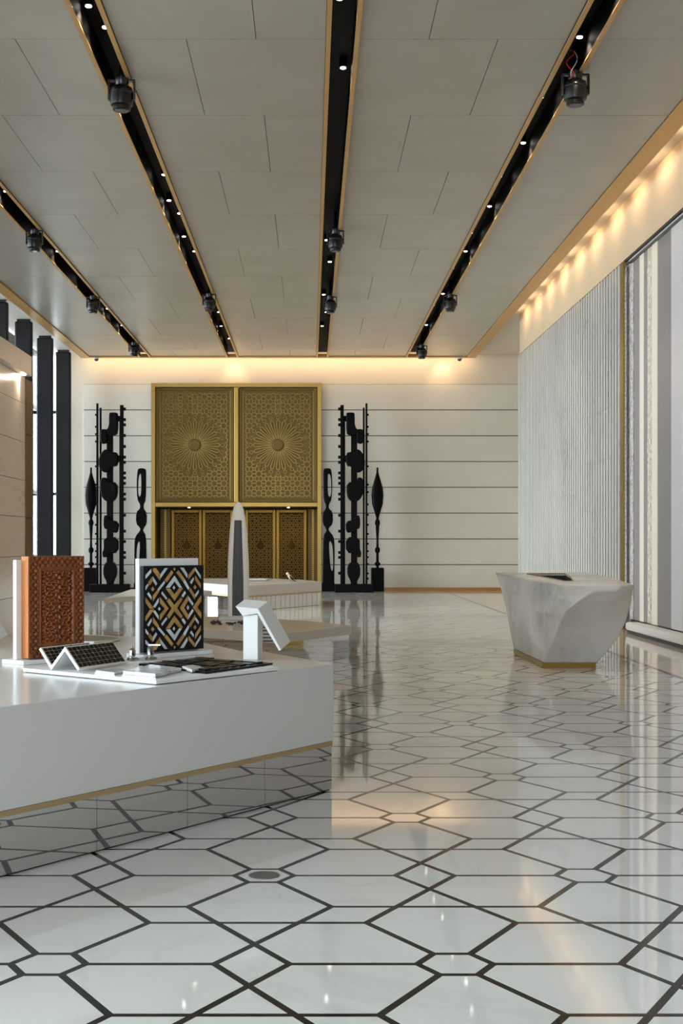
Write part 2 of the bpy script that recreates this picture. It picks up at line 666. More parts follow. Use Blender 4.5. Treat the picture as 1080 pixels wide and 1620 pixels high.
box('gold_border', (-6.76, 4.78), (40.64, 40.85), (7.17, 7.27), 'gold_trim', t)
# raised ceiling around the main field
tag(box('ceiling_upper_right', (5.07, 9.3), (-4.0, 41.45), (7.36, 7.6), 'plaster', None), 'plain raised ceiling strip above the right-hand wall', 'ceiling', kind='structure')
tag(box('ceiling_upper_left', (-9.0, -7.06), (-4.0, 41.45), (7.36, 7.6), 'white_wall', None), 'plain raised ceiling strip above the left columns', 'ceiling', kind='structure')
tag(box('ceiling_upper_back', (-7.05, 5.06), (40.86, 41.45), (7.36, 7.6), 'plaster', None), 'plain raised ceiling strip along the back wall', 'ceiling', kind='structure')

# ================================================================== BACK WALL
YW = 41.4
PXW = YW / 2100


def wx(px): return (px - 491) * PXW


def wz(py): return 1.5 + (858 - py) * PXW


XP0, XP1 = wx(241), wx(507)
wall_back = MB()
wall_back.box((-7.80, XP0), (YW, YW + .25), (0, 7.6))
wall_back.box((XP1, 9.3), (YW, YW + .25), (0, 7.6))
wall_back.box((XP0, XP1), (YW, YW + .25), (wz(609), 7.6))
wall_back = wall_back.build('wall_back', 'plaster')
tag(wall_back, 'pale back wall of wide horizontal panels around a golden portal', 'wall', kind='structure')
ztop = wz(608)
ch = ztop / 8
for i in range(8):
    z0 = i * ch + (0.09 if i == 0 else .012)
    for xa, xb in ((wx(133), XP0 - .02), (XP1 + .02, 9.0)):
        box('wall_panel', (xa, xb), (YW - .05, YW - .005), (z0, (i + 1) * ch - .012), 'back_panel', wall_back)
for xa, xb in ((wx(133), XP0 - .02), (XP1 + .02, 9.0)):
    box('joint_backing', (xa, xb), (YW - .012, YW - .002), (0, ztop), 'joint_dark', wall_back)
tag(box('baseboard_back', (XP1 + .05, 8.9), (YW - .08, YW - .052), (0.001, .085), 'base_orange'),
    'thin bronze skirting along the foot of the back wall', 'baseboard', kind='structure')

# ------------------------------------------------------------------ golden portal
portal = thing('trim_6', ((XP0 + XP1) / 2, YW, 0), 'tall golden frame of the portal in the back wall', 'portal', kind='structure')
XM = wx(374)
ZM0, ZM1 = wz(802), wz(795)
box('frame_stile', (XP0 - .02, XP0 + .10), (YW - .16, YW + .2), (0.0, ztop + .02), 'gold_frame', portal)
box('frame_stile', (XP1 - .10, XP1 + .02), (YW - .16, YW + .2), (0.0, ztop + .02), 'gold_frame', portal)
box('frame_mullion', (XM - .07, XM + .07), (YW - .14, YW + .1), (ZM1, ztop - .10), 'gold_frame', portal, .015)
box('frame_head', (XP0 + .10, XP1 - .10), (YW - .15, YW + .2), (ztop - .10, ztop + .02), 'gold_frame', portal)
box('frame_transom', (XP0 + .10, XP1 - .10), (YW - .15, YW + .2), (ZM0, ZM1), 'gold_frame', portal, .015)
# niche behind the lower half
YD = YW + 1.8
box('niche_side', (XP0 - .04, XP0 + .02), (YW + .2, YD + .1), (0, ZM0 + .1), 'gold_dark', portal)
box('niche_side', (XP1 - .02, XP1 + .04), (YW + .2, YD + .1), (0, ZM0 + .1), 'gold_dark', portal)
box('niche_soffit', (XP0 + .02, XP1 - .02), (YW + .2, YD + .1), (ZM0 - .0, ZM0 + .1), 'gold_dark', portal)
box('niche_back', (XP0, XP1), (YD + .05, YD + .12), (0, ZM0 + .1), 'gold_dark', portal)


def hankin_hex(w_, h_, a, th, test=lambda u, v: True):
    """star-and-hexagon strapwork on a hexagonal tiling; returns 2-D segments"""
    segs = []
    rr = a / math.sqrt(3)
    for j in range(-int(h_ / (a * .866)) - 1, int(h_ / (a * .866)) + 2):
        for i in range(-int(w_ / a) - 2, int(w_ / a) + 3):
            cx = (i + (.5 if j % 2 else 0)) * a
            cy = j * a * .866
            if abs(cx) > w_ / 2 + a or abs(cy) > h_ / 2 + a: continue
            for k in range(6):
                an = PI / 3 * k
                mid = (cx + a / 2 * math.cos(an), cy + a / 2 * math.sin(an))
                an2 = PI / 3 * (k + 1)
                mid2 = (cx + a / 2 * math.cos(an2), cy + a / 2 * math.sin(an2))
                am = an + PI / 6
                tip = (cx + a * th * math.cos(am), cy + a * th * math.sin(am))
                segs += [(mid, tip), (tip, mid2)]
                # inner hexagon joining the star notches
                tip2 = (cx + a * th * .62 * math.cos(am), cy + a * th * .62 * math.sin(am))
                an3 = am + PI / 3
                tip3 = (cx + a * th * .62 * math.cos(an3), cy + a * th * .62 * math.sin(an3))
                segs += [(tip2, tip3), (tip, tip2)]
    out = []
    for p, q in segs:
        m_ = ((p[0] + q[0]) / 2, (p[1] + q[1]) / 2)
        if abs(m_[0]) < w_ / 2 and abs(m_[1]) < h_ / 2 and abs(p[0]) < w_ / 2 + .01 and abs(q[0]) < w_ / 2 + .01 \
                and abs(p[1]) < h_ / 2 + .01 and abs(q[1]) < h_ / 2 + .01 and test(*m_):
            out.append((p, q))
    return out


def hankin_sq(w_, h_, a, test):
    """eight-pointed stars on a square grid"""
    segs = []
    nx, ny = int(w_ / a / 2) + 1, int(h_ / a / 2) + 1
    for j in range(-ny, ny + 1):
        for i in range(-nx, nx + 1):
            cx, cy = i * a, j * a
            ro, ri = a * .40, a * .26
            pts = []
            for k in range(16):
                an = PI / 8 * k
                rr = ro if k % 2 == 0 else ri
                pts.append((cx + rr * math.cos(an), cy + rr * math.sin(an)))
            segs += [(pts[k], pts[(k + 1) % 16]) for k in range(16)]
            for k in range(4):
                an = PI / 2 * k
                segs.append(((cx + ro * math.cos(an), cy + ro * math.sin(an)),
                             (cx + a / 2 * math.cos(an), cy + a / 2 * math.sin(an))))
                an += PI / 4
                segs.append(((cx + ro * math.cos(an), cy + ro * math.sin(an)),
                             (cx + a * .56 * math.cos(an), cy + a * .56 * math.sin(an))))
            c2 = (cx + a / 2, cy + a / 2)
            q = [(c2[0] + a * .15 * math.cos(PI / 4 * k), c2[1] + a * .15 * math.sin(PI / 4 * k)) for k in range(8)]
            segs += [(q[k], q[(k + 1) % 8]) for k in range(8)]
    out = []
    for p, q in segs:
        if max(abs(p[0]), abs(q[0])) < w_ / 2 and max(abs(p[1]), abs(q[1])) < h_ / 2 and \
                test((p[0] + q[0]) / 2, (p[1] + q[1]) / 2):
            out.append((p, q))
    return out


for side in (0, 1):
    xa, xb = ((XP0 + .10, XM - .07), (XM + .07, XP1 - .10))[side]
    za, zb = ZM1, ztop - .10
    cx, cz = (xa + xb) / 2, (za + zb) / 2
    w_, h_ = xb - xa - .34, zb - za - .30
    t = thing('lattice_screen', (cx, YW - .02, za),
              'golden lattice screen with a round sunburst rosette, %s of the portal' % ('upper left' if side == 0 else 'upper right'),
              'lattice screen', 'golden screens over the doors')
    box('back_plate', (xa, xb), (YW + .03, YW + .06), (za, zb), 'gold_back', t)
    mb = MB()
    mb.box((xa + .01, xa + .11), (YW - .04, YW + .03), (za + .01, zb - .01)).box((xb - .11, xb - .01), (YW - .04, YW + .03), (za + .01, zb - .01))
    mb.box((xa + .11, xb - .11), (YW - .04, YW + .03), (za + .01, za + .09)).box((xa + .11, xb - .11), (YW - .04, YW + .03), (zb - .09, zb - .01))
    mb.build('inner_frame', 'gold_back', t, bev=.012)
    for sx_ in (xa + .13, xb - .13):
        mb = MB()
        n_ = 66
        for k in range(n_):
            zz = za + .12 + (zb - za - .24) * k / (n_ - 1)
            mb.box((sx_ - .013, sx_ + .013), (YW + .0, YW + .03), (zz - .013, zz + .013))
        mb.build('bead_row', 'gold_lattice', t)['kind'] = 'stuff'

    def place(u, v, d, cx=cx, cz=cz): return (cx + u, YW + .03 - d, cz + v)
    mb = MB()
    for k in range(24):                               # 24 petals
        an = 2 * PI * k / 24
        def pt(r, off, an=an): return (r * math.cos(an) - off * math.sin(an), r * math.sin(an) + off * math.cos(an))
        path = [pt(.20, .006), pt(.50, .034), pt(.70, .052), pt(.755, .038), pt(.78, 0), pt(.755, -.038), pt(.70, -.052), pt(.50, -.034), pt(.20, -.006)]
        for p, q in zip(path, path[1:]): mb.ridge(p, q, .026, .06, place)
        c = pt(.865, 0)
        ring = [(c[0] + .058 * math.cos(PI / 3 * i + an), c[1] + .058 * math.sin(PI / 3 * i + an)) for i in range(6)]
        for i in range(6): mb.ridge(ring[i], ring[(i + 1) % 6], .016, .035, place)
    mb.build('rosette', 'gold_lattice', t)
    bo = MB().lathe([(.17, 0), (.17, .05), (.15, .065), (0, .065)], n=32).build('boss', 'gold_back', t)
    bo.data.transform(Matrix.Translation((cx, YW + .03, cz)) @ Matrix.Rotation(PI / 2, 4, 'X'))
    mb = MB()
    for p, q in hankin_sq(w_ - .02, h_ - .02, .30, lambda u, v: math.hypot(u, v) > .94):
        mb.ridge(p, q, .022, .045, place)
    # long straps above and below the rosette
    for sg in (-1, 1):
        for u in (-.07, .07):
            mb.ridge((u, sg * .95), (u, sg * (h_ / 2 - .05)), .017, .036, place)
    mb.build('strapwork', 'gold_lattice', t)

# door leaves in the niche (plane YD), four leaves and two side panels
PXD = YD / 2100


def dx(px): return (px - 491) * PXD


CXD = -2.32
leafs = [(1.21, 2.20), (.20, 1.19)]
DN = 0
for (a, b_) in ((-2.20, -1.21), (-1.19, -.20), (.20, 1.19), (1.21, 2.20)):
    DN += 1
    xa, xb = CXD + a, CXD + b_
    t = thing('door_%d' % DN, ((xa + xb) / 2, YD, 0), '%s pierced golden door leaf in the niche' %
              ('leftmost', 'second from left', 'third from left', 'rightmost')[DN - 1], 'door', kind='structure')
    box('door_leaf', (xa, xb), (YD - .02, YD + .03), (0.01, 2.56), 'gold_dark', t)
    mb = MB()
    mb.box((xa, xa + .10), (YD - .07, YD - .02), (.01, 2.56)).box((xb - .10, xb), (YD - .07, YD - .02), (.01, 2.56))
    mb.box((xa + .10, xb - .10), (YD - .07, YD - .02), (2.46, 2.56)).box((xa + .10, xb - .10), (YD - .07, YD - .02), (.01, .14))
    mb.build('door_frame', 'door_lattice', t, bev=.012)
    cx, cz = (xa + xb) / 2, 1.30

    def place2(u, v, d, cx=cx, cz=cz): return (cx + u, YD - .02 - d, cz + v)
    mb = MB()
    for p, q in hankin_hex(xb - xa - .22, 2.28, .26, .40): mb.ridge(p, q, .020, .035, place2)
    mb.build('door_lattice', 'door_lattice', t)
    kn = smooth_loop([(0, .20), (.04, .08), (.10, 0), (.09, -.10), (.03, -.14), (-.03, -.14), (-.09, -.10), (-.10, 0), (-.04, .08)], 1)
    me = curve_mesh('knocker', [kn], .05, .01, 'gold_dark')
    link('door_knocker', me, t, (cx, YD - .075, 1.42))
for sgn in (-1, 1):
    xa, xb = sorted((CXD + sgn * 2.24, CXD + sgn * 2.56))
    box('side_panel', (xa, xb), (YD - .03, YD + .03), (0.0, 2.58), 'gold_back', portal)
    mb = MB()
    for k in range(40):
        zz = .1 + k * .062
        mb.box(((xa + xb) / 2 - .03, (xa + xb) / 2 + .03), (YD - .045, YD - .03), (zz, zz + .04))
    mb.build('side_panel_beads', 'gold_lattice', portal)['kind'] = 'stuff'
box('centre_stile', (CXD - .18, CXD + .18), (YD - .05, YD + .03), (0.0, 2.6), 'door_lattice', portal, .02)
for i, px in enumerate((299, 456)):
    x_ = (px - 491) * 41.75 / 2100
    t = MB().lathe([(.035, 0), (.035, .02), (.0, .02)], n=16).build('niche_downlight', 'lit')
    t.data.transform(Matrix.Translation((x_, 41.75, ZM0 - .021)))
    tag(t, 'tiny lit downlight in the soffit over the %s pair of golden doors' % ('left' if i == 0 else 'right'), 'downlight', 'niche downlights')
    spot('niche_lamp', (x_, 41.75, ZM0 - .05), (x_ + .1, 42.6, 0.6), 26, 110, WARM2, .8)

# ================================================================== LEFT SIDE
# dark columns along the glazed facade
colY = [40.4 - 2.8 * k for k in range(0, 15)]
for k, y in enumerate(colY):
    t = thing('facade_column', (-7.53, y, 0), '', 'column', 'dark facade columns')
    if k < 4:
        lab = ('dark grey facade column closest to the back wall', 'second dark facade column from the back wall',
               'third dark facade column from the back wall, beside the bronze wall end',
               'dark facade column partly hidden behind the marble wall')[k]
    else:
        lab = 'dark grey facade column standing nearer than the marble wall'
    t['label'] = lab
    box('shaft', (-7.76, -7.30), (y, y + .16), (0.001, 7.30), 'column_dark', t, .04)
    box('cap_bracket', (-7.70, -7.36), (y + .03, y + .13), (7.30, 7.36), 'frame_dark', t)
# glazing
wl = thing('window_1', (-8.3, 18, 0), 'tall glazed facade with dark mullions behind the columns', 'window', kind='structure')
yy = [-4.0 + 2.8 * k + .4 for k in range(0, 17)]
for k in range(len(yy) - 1):
    box('window_pane', (-8.31, -8.29), (yy[k] + .04, yy[k + 1] - .04), (0.06, 7.3), 'window_glass', wl)
    box('mullion', (-8.36, -8.22), (yy[k] - .04, yy[k] + .04), (0.0, 7.36), 'frame_dark', wl)
for z in (0.03, 1.05, 3.0, 5.55):
    box('transom', (-8.35, -8.25), (-3.9, 41.3), (z - .04 if z > .1 else 0.0, z + .06), 'frame_dark', wl)
box('window_pane', (-8.28, -7.82), (YW + .05, YW + .07), (0.06, 7.3), 'window_glass', wl)
for z in (1.05, 3.0, 5.55):
    box('transom', (-8.28, -7.82), (YW + .03, YW + .10), (z - .04, z + .06), 'frame_dark', wl)
wb = thing('window_2', (0, -4, 0), 'glazed entrance facade behind the viewer', 'window', kind='structure')
for k in range(3):
    x0 = -8.2 + k * 2.25
    box('window_pane', (x0 + .04, x0 + 2.21), (-4.06, -4.04), (.05, 7.3), 'window_glass', wb)
    box('mullion', (x0 - .04, x0 + .04), (-4.1, -4.0), (0, 7.5), 'frame_dark', wb)
tag(box('wall_light_blocker', (-1.4, 9.3), (-4.1, -3.9), (0, 7.6), 'plaster'), 'plain unseen wall added beside the entrance glazing to cut its light', 'wall', kind='structure')  # added out of view to hold light back from the counter front
tag(box('ground', (-40, -8.6), (-30, 70), (-.25, -.05), 'plaster_grey'), 'pale paving outside the glazed facade', 'paving', kind='structure')

# free-standing marble wall with a projecting header and a bronze end
mw = thing('wall_left', (-5.0, 20.5, 0), 'cream veined marble wall with a bronze-clad end', 'wall', kind='structure')
XL = -4.75
mb = MB().box((XL - .6, XL - .02), (9.0, 22.08), (0, 4.248)).build('wall_core', 'joint_dark', mw)  # unseen near stretch added to shade the mid floor from the windows
zj = [0.0, .62, 1.27, 1.92, 2.53, 3.16, 3.80, 4.248]
for i in range(len(zj) - 1):
    for (ya, yb) in ((9.0, 11.4), (11.4, 14.0), (14.0, 16.6), (16.6, 19.3), (19.3, 22.1)):
        box('marble_slab', (XL - .02, XL), (ya + .004, yb - .004), (zj[i] + .004, zj[i + 1] - .004), 'marble_wall', mw)
box('header', (XL - .6, XL + .13), (9.0, 22.02), (4.25, 4.58), 'marble_wall', mw, .01)
for z0, z1 in ((0, 1.9), (1.91, 3.3), (3.31, 4.22)):
    box('bronze_cladding', (XL - .6, XL + .02), (22.11, 22.66), (z0 + .003, z1), 'bronze', mw)
MB().lathe([(.04, 0), (.04, .015), (0, .015)], (XL + .06, 21.7), 14).build('wall_downlight', 'lit')
t = bpy.data.objects['wall_downlight']
t.data.transform(Matrix.Translation((0, 0, 4.233)))
tag(t, 'tiny lit downlight under the header of the marble wall', 'downlight')
spot('wall_lamp', (XL + .07, 21.7, 4.2), (XL, 20.9, 3.2), 16, 120, WARM2, .9)

# ================================================================== RIGHT SIDE
XR = 5.4
YF0, YF1 = 22.98, 34.3
fl = thing('wall_right', (XR, 28, 0), 'pale grey marble wall of narrow vertical flutes', 'wall', kind='structure')
box('wall_core', (XR + .14, 6.3), (YF0, YF1), (0, 6.34), 'marble_flute', fl)
NR = 50
pitch = (YF1 - YF0) / NR
for i in range(NR):
    y0 = YF0 + i * pitch
    mb = MB()
    off = ((i // 16) * 0.37) % 0.9
    zs = [0.0]
    z = .25 + off
    while z < 6.2:
        zs.append(z); z += 0.92
    zs.append(6.32)
    prof = [(.12, 0.0), (.12, .48), (-.055, .49), (-.064, .53), (-.064, .95), (-.055, .99), (.12, 1.0)]
    for a, b_ in zip(zs, zs[1:]):
        base = len(mb.v)
        n = len(prof)
        for zz in (a + .002, b_ - .002):
            mb.v += [(XR + .03 + q[0], y0 + q[1] * pitch, zz) for q in prof]
        mb.f += [(base + k, base + k + 1, base + n + k + 1, base + n + k) for k in range(n - 1)]
        mb.f += [tuple(base + k for k in range(n)), tuple(base + n + k for k in range(n - 1, -1, -1))]
    mb.build('flute', 'marble_flute', fl)
box('brass_edge', (XR - .045, XR - .02), (22.74, 22.96), (0.001, 6.30), 'brass', fl)
fa = MB().box((XR, 6.3), (2.0, YF1), (6.36, 7.6)).build('wall_right_fascia', 'fascia')
tag(fa, 'smooth cream fascia above the fluted wall, lit by a warm cove', 'wall', kind='structure')
tag(box('trim_7', (XR + .005, XR + .04), (2.0, 22.9), (6.325, 6.358), 'joint_dark'), 'dark shadow gap under the cream fascia', 'trim', kind='structure')
tag(box('wall_right_soffit', (XR + .045, 6.3), (2.0, 22.72), (6.30, 6.355), 'slat_pale'), 'narrow grey soffit above the vertical strips', 'soffit', kind='structure')
rb = box('wall_right_recess', (5.72, 6.3), (2.0, 22.7), (0, 6.28), 'slat_mauve')
tag(rb, 'recessed wall behind the tall vertical material strips', 'wall', kind='structure')
tag(box('wall_far_right', (9.1, 9.35), (-4.0, 43.5), (0, 7.6), 'plaster'), 'plain end wall of the passage behind the fluted wall', 'wall', kind='structure')

STR = [(22.47, 23.05, 'slat_mosaic', .012, 'pale mosaic strip with patterned surface next to the brass edge'),
       (22.04, 22.47, 'slat_mauve', .000, 'narrow plain mauve-grey strip between mosaic and cream'),
       (21.75, 22.04, 'slat_cream', .014, 'slim smooth cream strip left of the carved beige strip'),
       (21.57, 21.75, 'slat_mauve', .004, 'very thin grey strip beside the carved beige strip'),
       (21.23, 21.55, 'slat_beige', .008, 'carved beige strip with relief ornament'),
       (20.89, 21.23, 'slat_cream', .016, 'cream strip against the wide dark grey strip'),
       (20.09, 20.88, 'slat_grey', .004, 'wide dark grey polished strip'),
       (19.45, 20.09, 'slat_pale', .018, 'pale grey strip at the right edge of the picture'),
       (18.9, 19.44, 'slat_grey', .004, 'dark grey strip just outside the right edge'),
       (18.2, 18.9, 'slat_cream', .014, 'wide cream strip outside the right edge'),
       (17.3, 18.2, 'slat_mauve', .006, 'wide mauve strip outside the right edge'),
       (16.6, 17.3, 'slat_pale', .016, 'pale strip farthest outside the right edge')]
for (ya, yb, m, pr, lab) in STR:
    t = thing('wall_strip', (5.6, (ya + yb) / 2, 0), 'tall vertical ' + lab if not lab.startswith(('wide', 'slim', 'narrow', 'very')) else lab + ' on the wall',
              'wall strip', 'tall vertical material strips on the right wall')
    yb_ = yb
    o = box('strip_board', (5.47 - pr, 5.71), (ya + .008, yb_ - .008), (0.19, 6.25), m, t, .008)
    if m == 'slat_beige':
        mb = MB()
        for k in range(46):
            zz = .3 + k * .126
            for q in (0, 1):
                yc = ya + .1 + q * .11 + random.uniform(-.02, .02)
                mb.box((5.47 - pr - .012, 5.47 - pr), (yc - random.uniform(.02, .045), yc + random.uniform(.02, .045)), (zz, zz + random.uniform(.04, .09)))
        mb.build('relief', 'slat_cream', t)
    if m == 'slat_mosaic':
        mb = MB()
        for k in range(75):
            zz = .24 + k * .078
            for yc in (ya + .04, yb - .05):
                mb.box((5.47 - pr - .008, 5.47 - pr), (yc - .02, yc + .02), (zz, zz + .045))
        mb.build('tessera_row', 'slat_cream', t)
kb = thing('baseboard_right', (5.35, 18, 0), 'rounded white plinth at the foot of the vertical strips', 'baseboard', kind='structure')
box('plinth_body', (5.20, 5.44), (8.0, 21.95), (.05, .185), 'kick_white', kb, .04)
box('plinth_shadow_gap', (5.23, 5.44), (8.0, 21.93), (0.001, .049), 'kick_dark', kb)

# ================================================================== RECEPTION DESK
desk = thing('reception_desk', (3.15, 16.9, 0), 'sculpted grey marble reception desk tapering to a brass base', 'desk')
LV = [  # z offset, FL, FLm, P, NL, NM, NR, FRm, FR
    (.06, [(2.74, 17.90), (2.75, 17.0), (2.775, 15.95), (2.78, 15.84), (3.08, 15.84), (3.42, 15.84), (3.43, 16.8), (3.42, 17.9)]),
    (.20, [(2.72, 18.00), (2.75, 17.0), (2.79, 15.88), (2.81, 15.76), (3.15, 15.82), (3.55, 15.86), (3.58, 16.9), (3.52, 18.0)]),
    (.36, [(2.70, 18.10), (2.75, 17.0), (2.81, 15.80), (2.86, 15.66), (3.25, 15.78), (3.68, 15.86), (3.74, 16.9), (3.62, 18.1)]),
    (.55, [(2.69, 18.28), (2.75, 17.05), (2.83, 15.72), (2.91, 15.56), (3.32, 15.72), (3.765, 15.84), (3.84, 16.95), (3.72, 18.28)]),
    (.70, [(2.67, 18.42), (2.75, 17.05), (2.84, 15.66), (2.97, 15.48), (3.38, 15.62), (3.79, 15.78), (3.88, 17.0), (3.80, 18.42)]),
    (.83, [(2.65, 18.58), (2.75, 17.05), (2.86, 15.60), (3.12, 15.42), (3.46, 15.50), (3.79, 15.66), (3.90, 17.0), (3.86, 18.58)]),
    (.94, [(2.63, 18.72), (2.75, 17.1), (2.88, 15.54), (3.30, 15.42), (3.58, 15.44), (3.775, 15.56), (3.92, 17.0), (3.90, 18.72)]),
    (1.00, [(2.61, 18.82), (2.755, 17.1), (2.89, 15.52), (3.36, 15.46), (3.60, 15.48), (3.78, 15.52), (3.92, 17.05), (3.92, 18.82)]),
]


def topz(y): return 1.005 + .068 * max(0, min(1, (y - 15.5) / 3.3))


vv, ff = [], []
NPT = 8
for li, (z, pts) in enumerate(LV):
    for p in pts:
        zz = .06 + (z - .06) / .94 * (topz(p[1]) - .06)
        vv.append((p[0], p[1], zz))
for li in range(len(LV) - 1):
    for i in range(NPT):
        j = (i + 1) % NPT
        ff.append((li * NPT + i, li * NPT + j, (li + 1) * NPT + j, (li + 1) * NPT + i))
ff.append(tuple(range(NPT - 1, -1, -1)))
# rim and recess
hole = [(2.98, 18.3), (3.05, 17.3), (3.11, 16.42), (3.15, 16.32), (3.19, 16.32), (3.24, 16.40), (3.38, 17.2), (3.52, 18.3)]
b0 = len(vv)
vv += [(p[0], p[1], topz(p[1]) + .002) for p in hole]
b1 = len(vv)
vv += [(p[0], p[1], .62) for p in hole]
t0 = (len(LV) - 1) * NPT
for i in range(NPT):
    j = (i + 1) % NPT
    ff.append((t0 + i, t0 + j, b0 + j, b0 + i))
    ff.append((b0 + i, b0 + j, b1 + j, b1 + i))
ff.append(tuple(b1 + i for i in range(NPT)))
me = fix_normals(mk_mesh('desk_body', vv, ff, 'marble_desk'))
me.materials.append(MATS['desk_dark'])
o = link('desk_body', me, desk)
bevel(o, .02, 3)
me.polygons.foreach_set('use_smooth', [True] * len(me.polygons))
me.set_sharp_from_angle(angle=math.radians(28))
MB().prism([(p[0] * .985 + 3.3 * .015, p[1] * .985 + 17.3 * .015) for p in hole], .63, .66).build('work_surface', 'desk_dark', desk)
mb = MB()
for i in range(NPT):
    a, b_ = Vector(hole[i]), Vector(hole[(i + 1) % NPT])
    mb.tube([(a.x, a.y, topz(a.y) + .006), (b_.x, b_.y, topz(b_.y) + .006)], .006, 6)
mb.build('brass_rim', 'brass', desk)
# dark lining inside the recess
mb = MB()
ins = [(p[0] + (3.3 - p[0]) * .03, p[1] + (17.3 - p[1]) * .012) for p in hole]
for i in range(NPT):
    j = (i + 1) % NPT
    b = len(mb.v)
    mb.v += [(ins[i][0], ins[i][1], .64), (ins[j][0], ins[j][1], .64), (ins[j][0], ins[j][1], topz(ins[j][1]) - .02), (ins[i][0], ins[i][1], topz(ins[i][1]) - .02)]
    mb.f.append((b, b + 1, b + 2, b + 3))
mb.build('dark_lining', 'desk_dark', desk)
MB().prism([(2.775, 15.86), (3.41, 15.86), (3.41, 17.88), (2.735, 17.88)], 0.001, .062).build('brass_base', 'brass', desk)

# ================================================================== SCULPTURES
def sculpture_group(s, xt, xp, xl, side):
    """s = +1 as seen on the right of the portal, -1 mirrored"""
    K = .00388
    YT, YO = 39.9, 40.78
    def q(x, y): return (s * (x - 290) * K, (1548 - y) * K)
    near = 'right' if side == 'right' else 'left'
    t = thing('totem_sculpture', (xt, YT, 0), 'tall black totem of stacked blocks between notched posts, %s of the portal' % near,
              'sculpture', 'black totem sculptures')

    def extr(name, pts, depth, y=0.0, bev=.02, sm=1, parent=t):
        lp = [q(*p) for p in pts]
        if sm: lp = smooth_loop(lp, sm)
        me = curve_mesh(name, [lp], depth, bev, 'statue_black')
        return link(name, me, parent, (xt, YT + y, 0))

    def rect(name, x0, x1, y0, y1, depth, y=0.0, bev=.012, parent=t):
        return extr(name, [(x0, y0), (x1, y0), (x1, y1), (x0, y1)], depth, y, bev, 0, parent)
    rect('base', 145, 440, 1485, 1547.5, .55)
    lp_ = rect('post', 187, 213, 100, 1485, .12, -.05)
    lp2 = rect('post', 214, 225, 180, 1485, .08, .12, .006)
    me_n = None
    for y in (130, 212, 252, 335, 420, 503, 542, 625, 663, 705, 788, 828, 952, 1075, 1155, 1240, 1278, 1400):
        if me_n is None:
            tmp = MB().box((-.036, .036), (-.05, .05), (-.043, .043))
            me_n = fix_normals(mk_mesh('notch', tmp.v, tmp.f, 'statue_black'))
        c = q(179, y)
        link('notch', me_n, lp_, (xt + c[0], YT - .05, c[1]))
    rect('post', 362, 376, 118, 1485, .10, .06, .008)
    rp_ = rect('post', 381, 396, 87, 1485, .10, -.06, .008)
    me_b = None
    for y in (175, 268, 325, 382, 574, 715, 773, 868, 948, 1026, 1096, 1172, 1230, 1276, 1330, 1402, 1442):
        if me_b is None:
            tmp = MB().box((-.022, .022), (-.03, .03), (-.03, .03))
            me_b = fix_normals(mk_mesh('peg', tmp.v, tmp.f, 'statue_black'))
        c = q(400, y)
        link('peg', me_b, rp_, (xt + c[0], YT - .06, c[1]))
    rect('spine', 270, 317, 300, 1485, .17, 0, .02)
    extr('block', [(232, 165), (240, 158), (290, 158), (298, 170), (298, 270), (330, 300), (300, 340), (255, 332), (232, 315)], .30, 0, .03)
    rect('connector', 212, 240, 182, 225, .12)
    extr('block', [(312, 287), (355, 287), (365, 300), (365, 385), (350, 400), (322, 395), (312, 380)], .26, -.03, .03)
    extr('block', [(225, 470), (290, 460), (318, 440), (345, 455), (376, 505), (376, 585), (345, 618), (312, 620), (270, 572), (235, 570)], .36, 0, .03)
    rect('connector', 205, 240, 490, 540, .12)
    extr('block', [(236, 697), (312, 697), (320, 660), (352, 662), (366, 690), (364, 780), (340, 830), (300, 852), (258, 838), (236, 795)], .36, 0, .03)
    extr('block', [(228, 1000), (295, 985), (312, 952), (338, 955), (340, 1050), (312, 1062), (255, 1092), (230, 1075)], .32, 0, .025)
    extr('block', [(228, 1122), (337, 1118), (337, 1222), (347, 1228), (347, 1276), (318, 1278), (312, 1245), (232, 1245)], .32, 0, .015)
    extr('vase_block', [(268, 1310), (315, 1310), (340, 1345), (340, 1420), (316, 1460), (313, 1486), (268, 1486), (266, 1460), (241, 1415), (241, 1348)], .34, 0, .02)

    # pierced figure
    def ql(x, y): return (s * (x - 92) * K * 1.02, (1545 - y) * K * 1.02)
    t2 = thing('loop_sculpture', (xl, YO, 0), 'slender black pierced sculpture with two oval holes, %s of the portal' % near,
               'sculpture', 'black pierced sculptures')
    outer = [(65, 592), (105, 592), (118, 605), (125, 700), (120, 835), (98, 870), (97, 905), (128, 930), (130, 1020), (97, 1055),
             (97, 1075), (135, 1120), (143, 1180), (141, 1400), (140, 1544), (48, 1544), (52, 1300), (55, 1110), (80, 1078), (72, 1052), (50, 1020), (50, 938),
             (74, 905), (74, 872), (57, 835), (55, 700), (55, 608)]
    h1 = [(90, 632), (104, 634), (115, 665), (118, 808), (92, 814), (88, 720)]
    h2 = [(97, 1160), (114, 1158), (128, 1200), (133, 1380), (116, 1390), (105, 1310)]
    me = curve_mesh('pierced_body', [smooth_loop([ql(*p) for p in outer], 1), smooth_loop([ql(*p) for p in h1], 2), smooth_loop([ql(*p) for p in h2], 2)],
                    .24, .02, 'statue_black')
    link('pierced_body', me, t2, (xl, YO, 0.0))
    box('foot_plate', (xl - .2, xl + .2), (YO - .2, YO + .2), (0.001, .26), 'statue_black', t2, .01)
    # paddle
    t3 = thing('paddle_sculpture', (xp, YO, 0), 'thin black leaf-shaped paddle sculpture on a square block, %s of the portal' % near,
               'sculpture', 'black paddle sculptures')
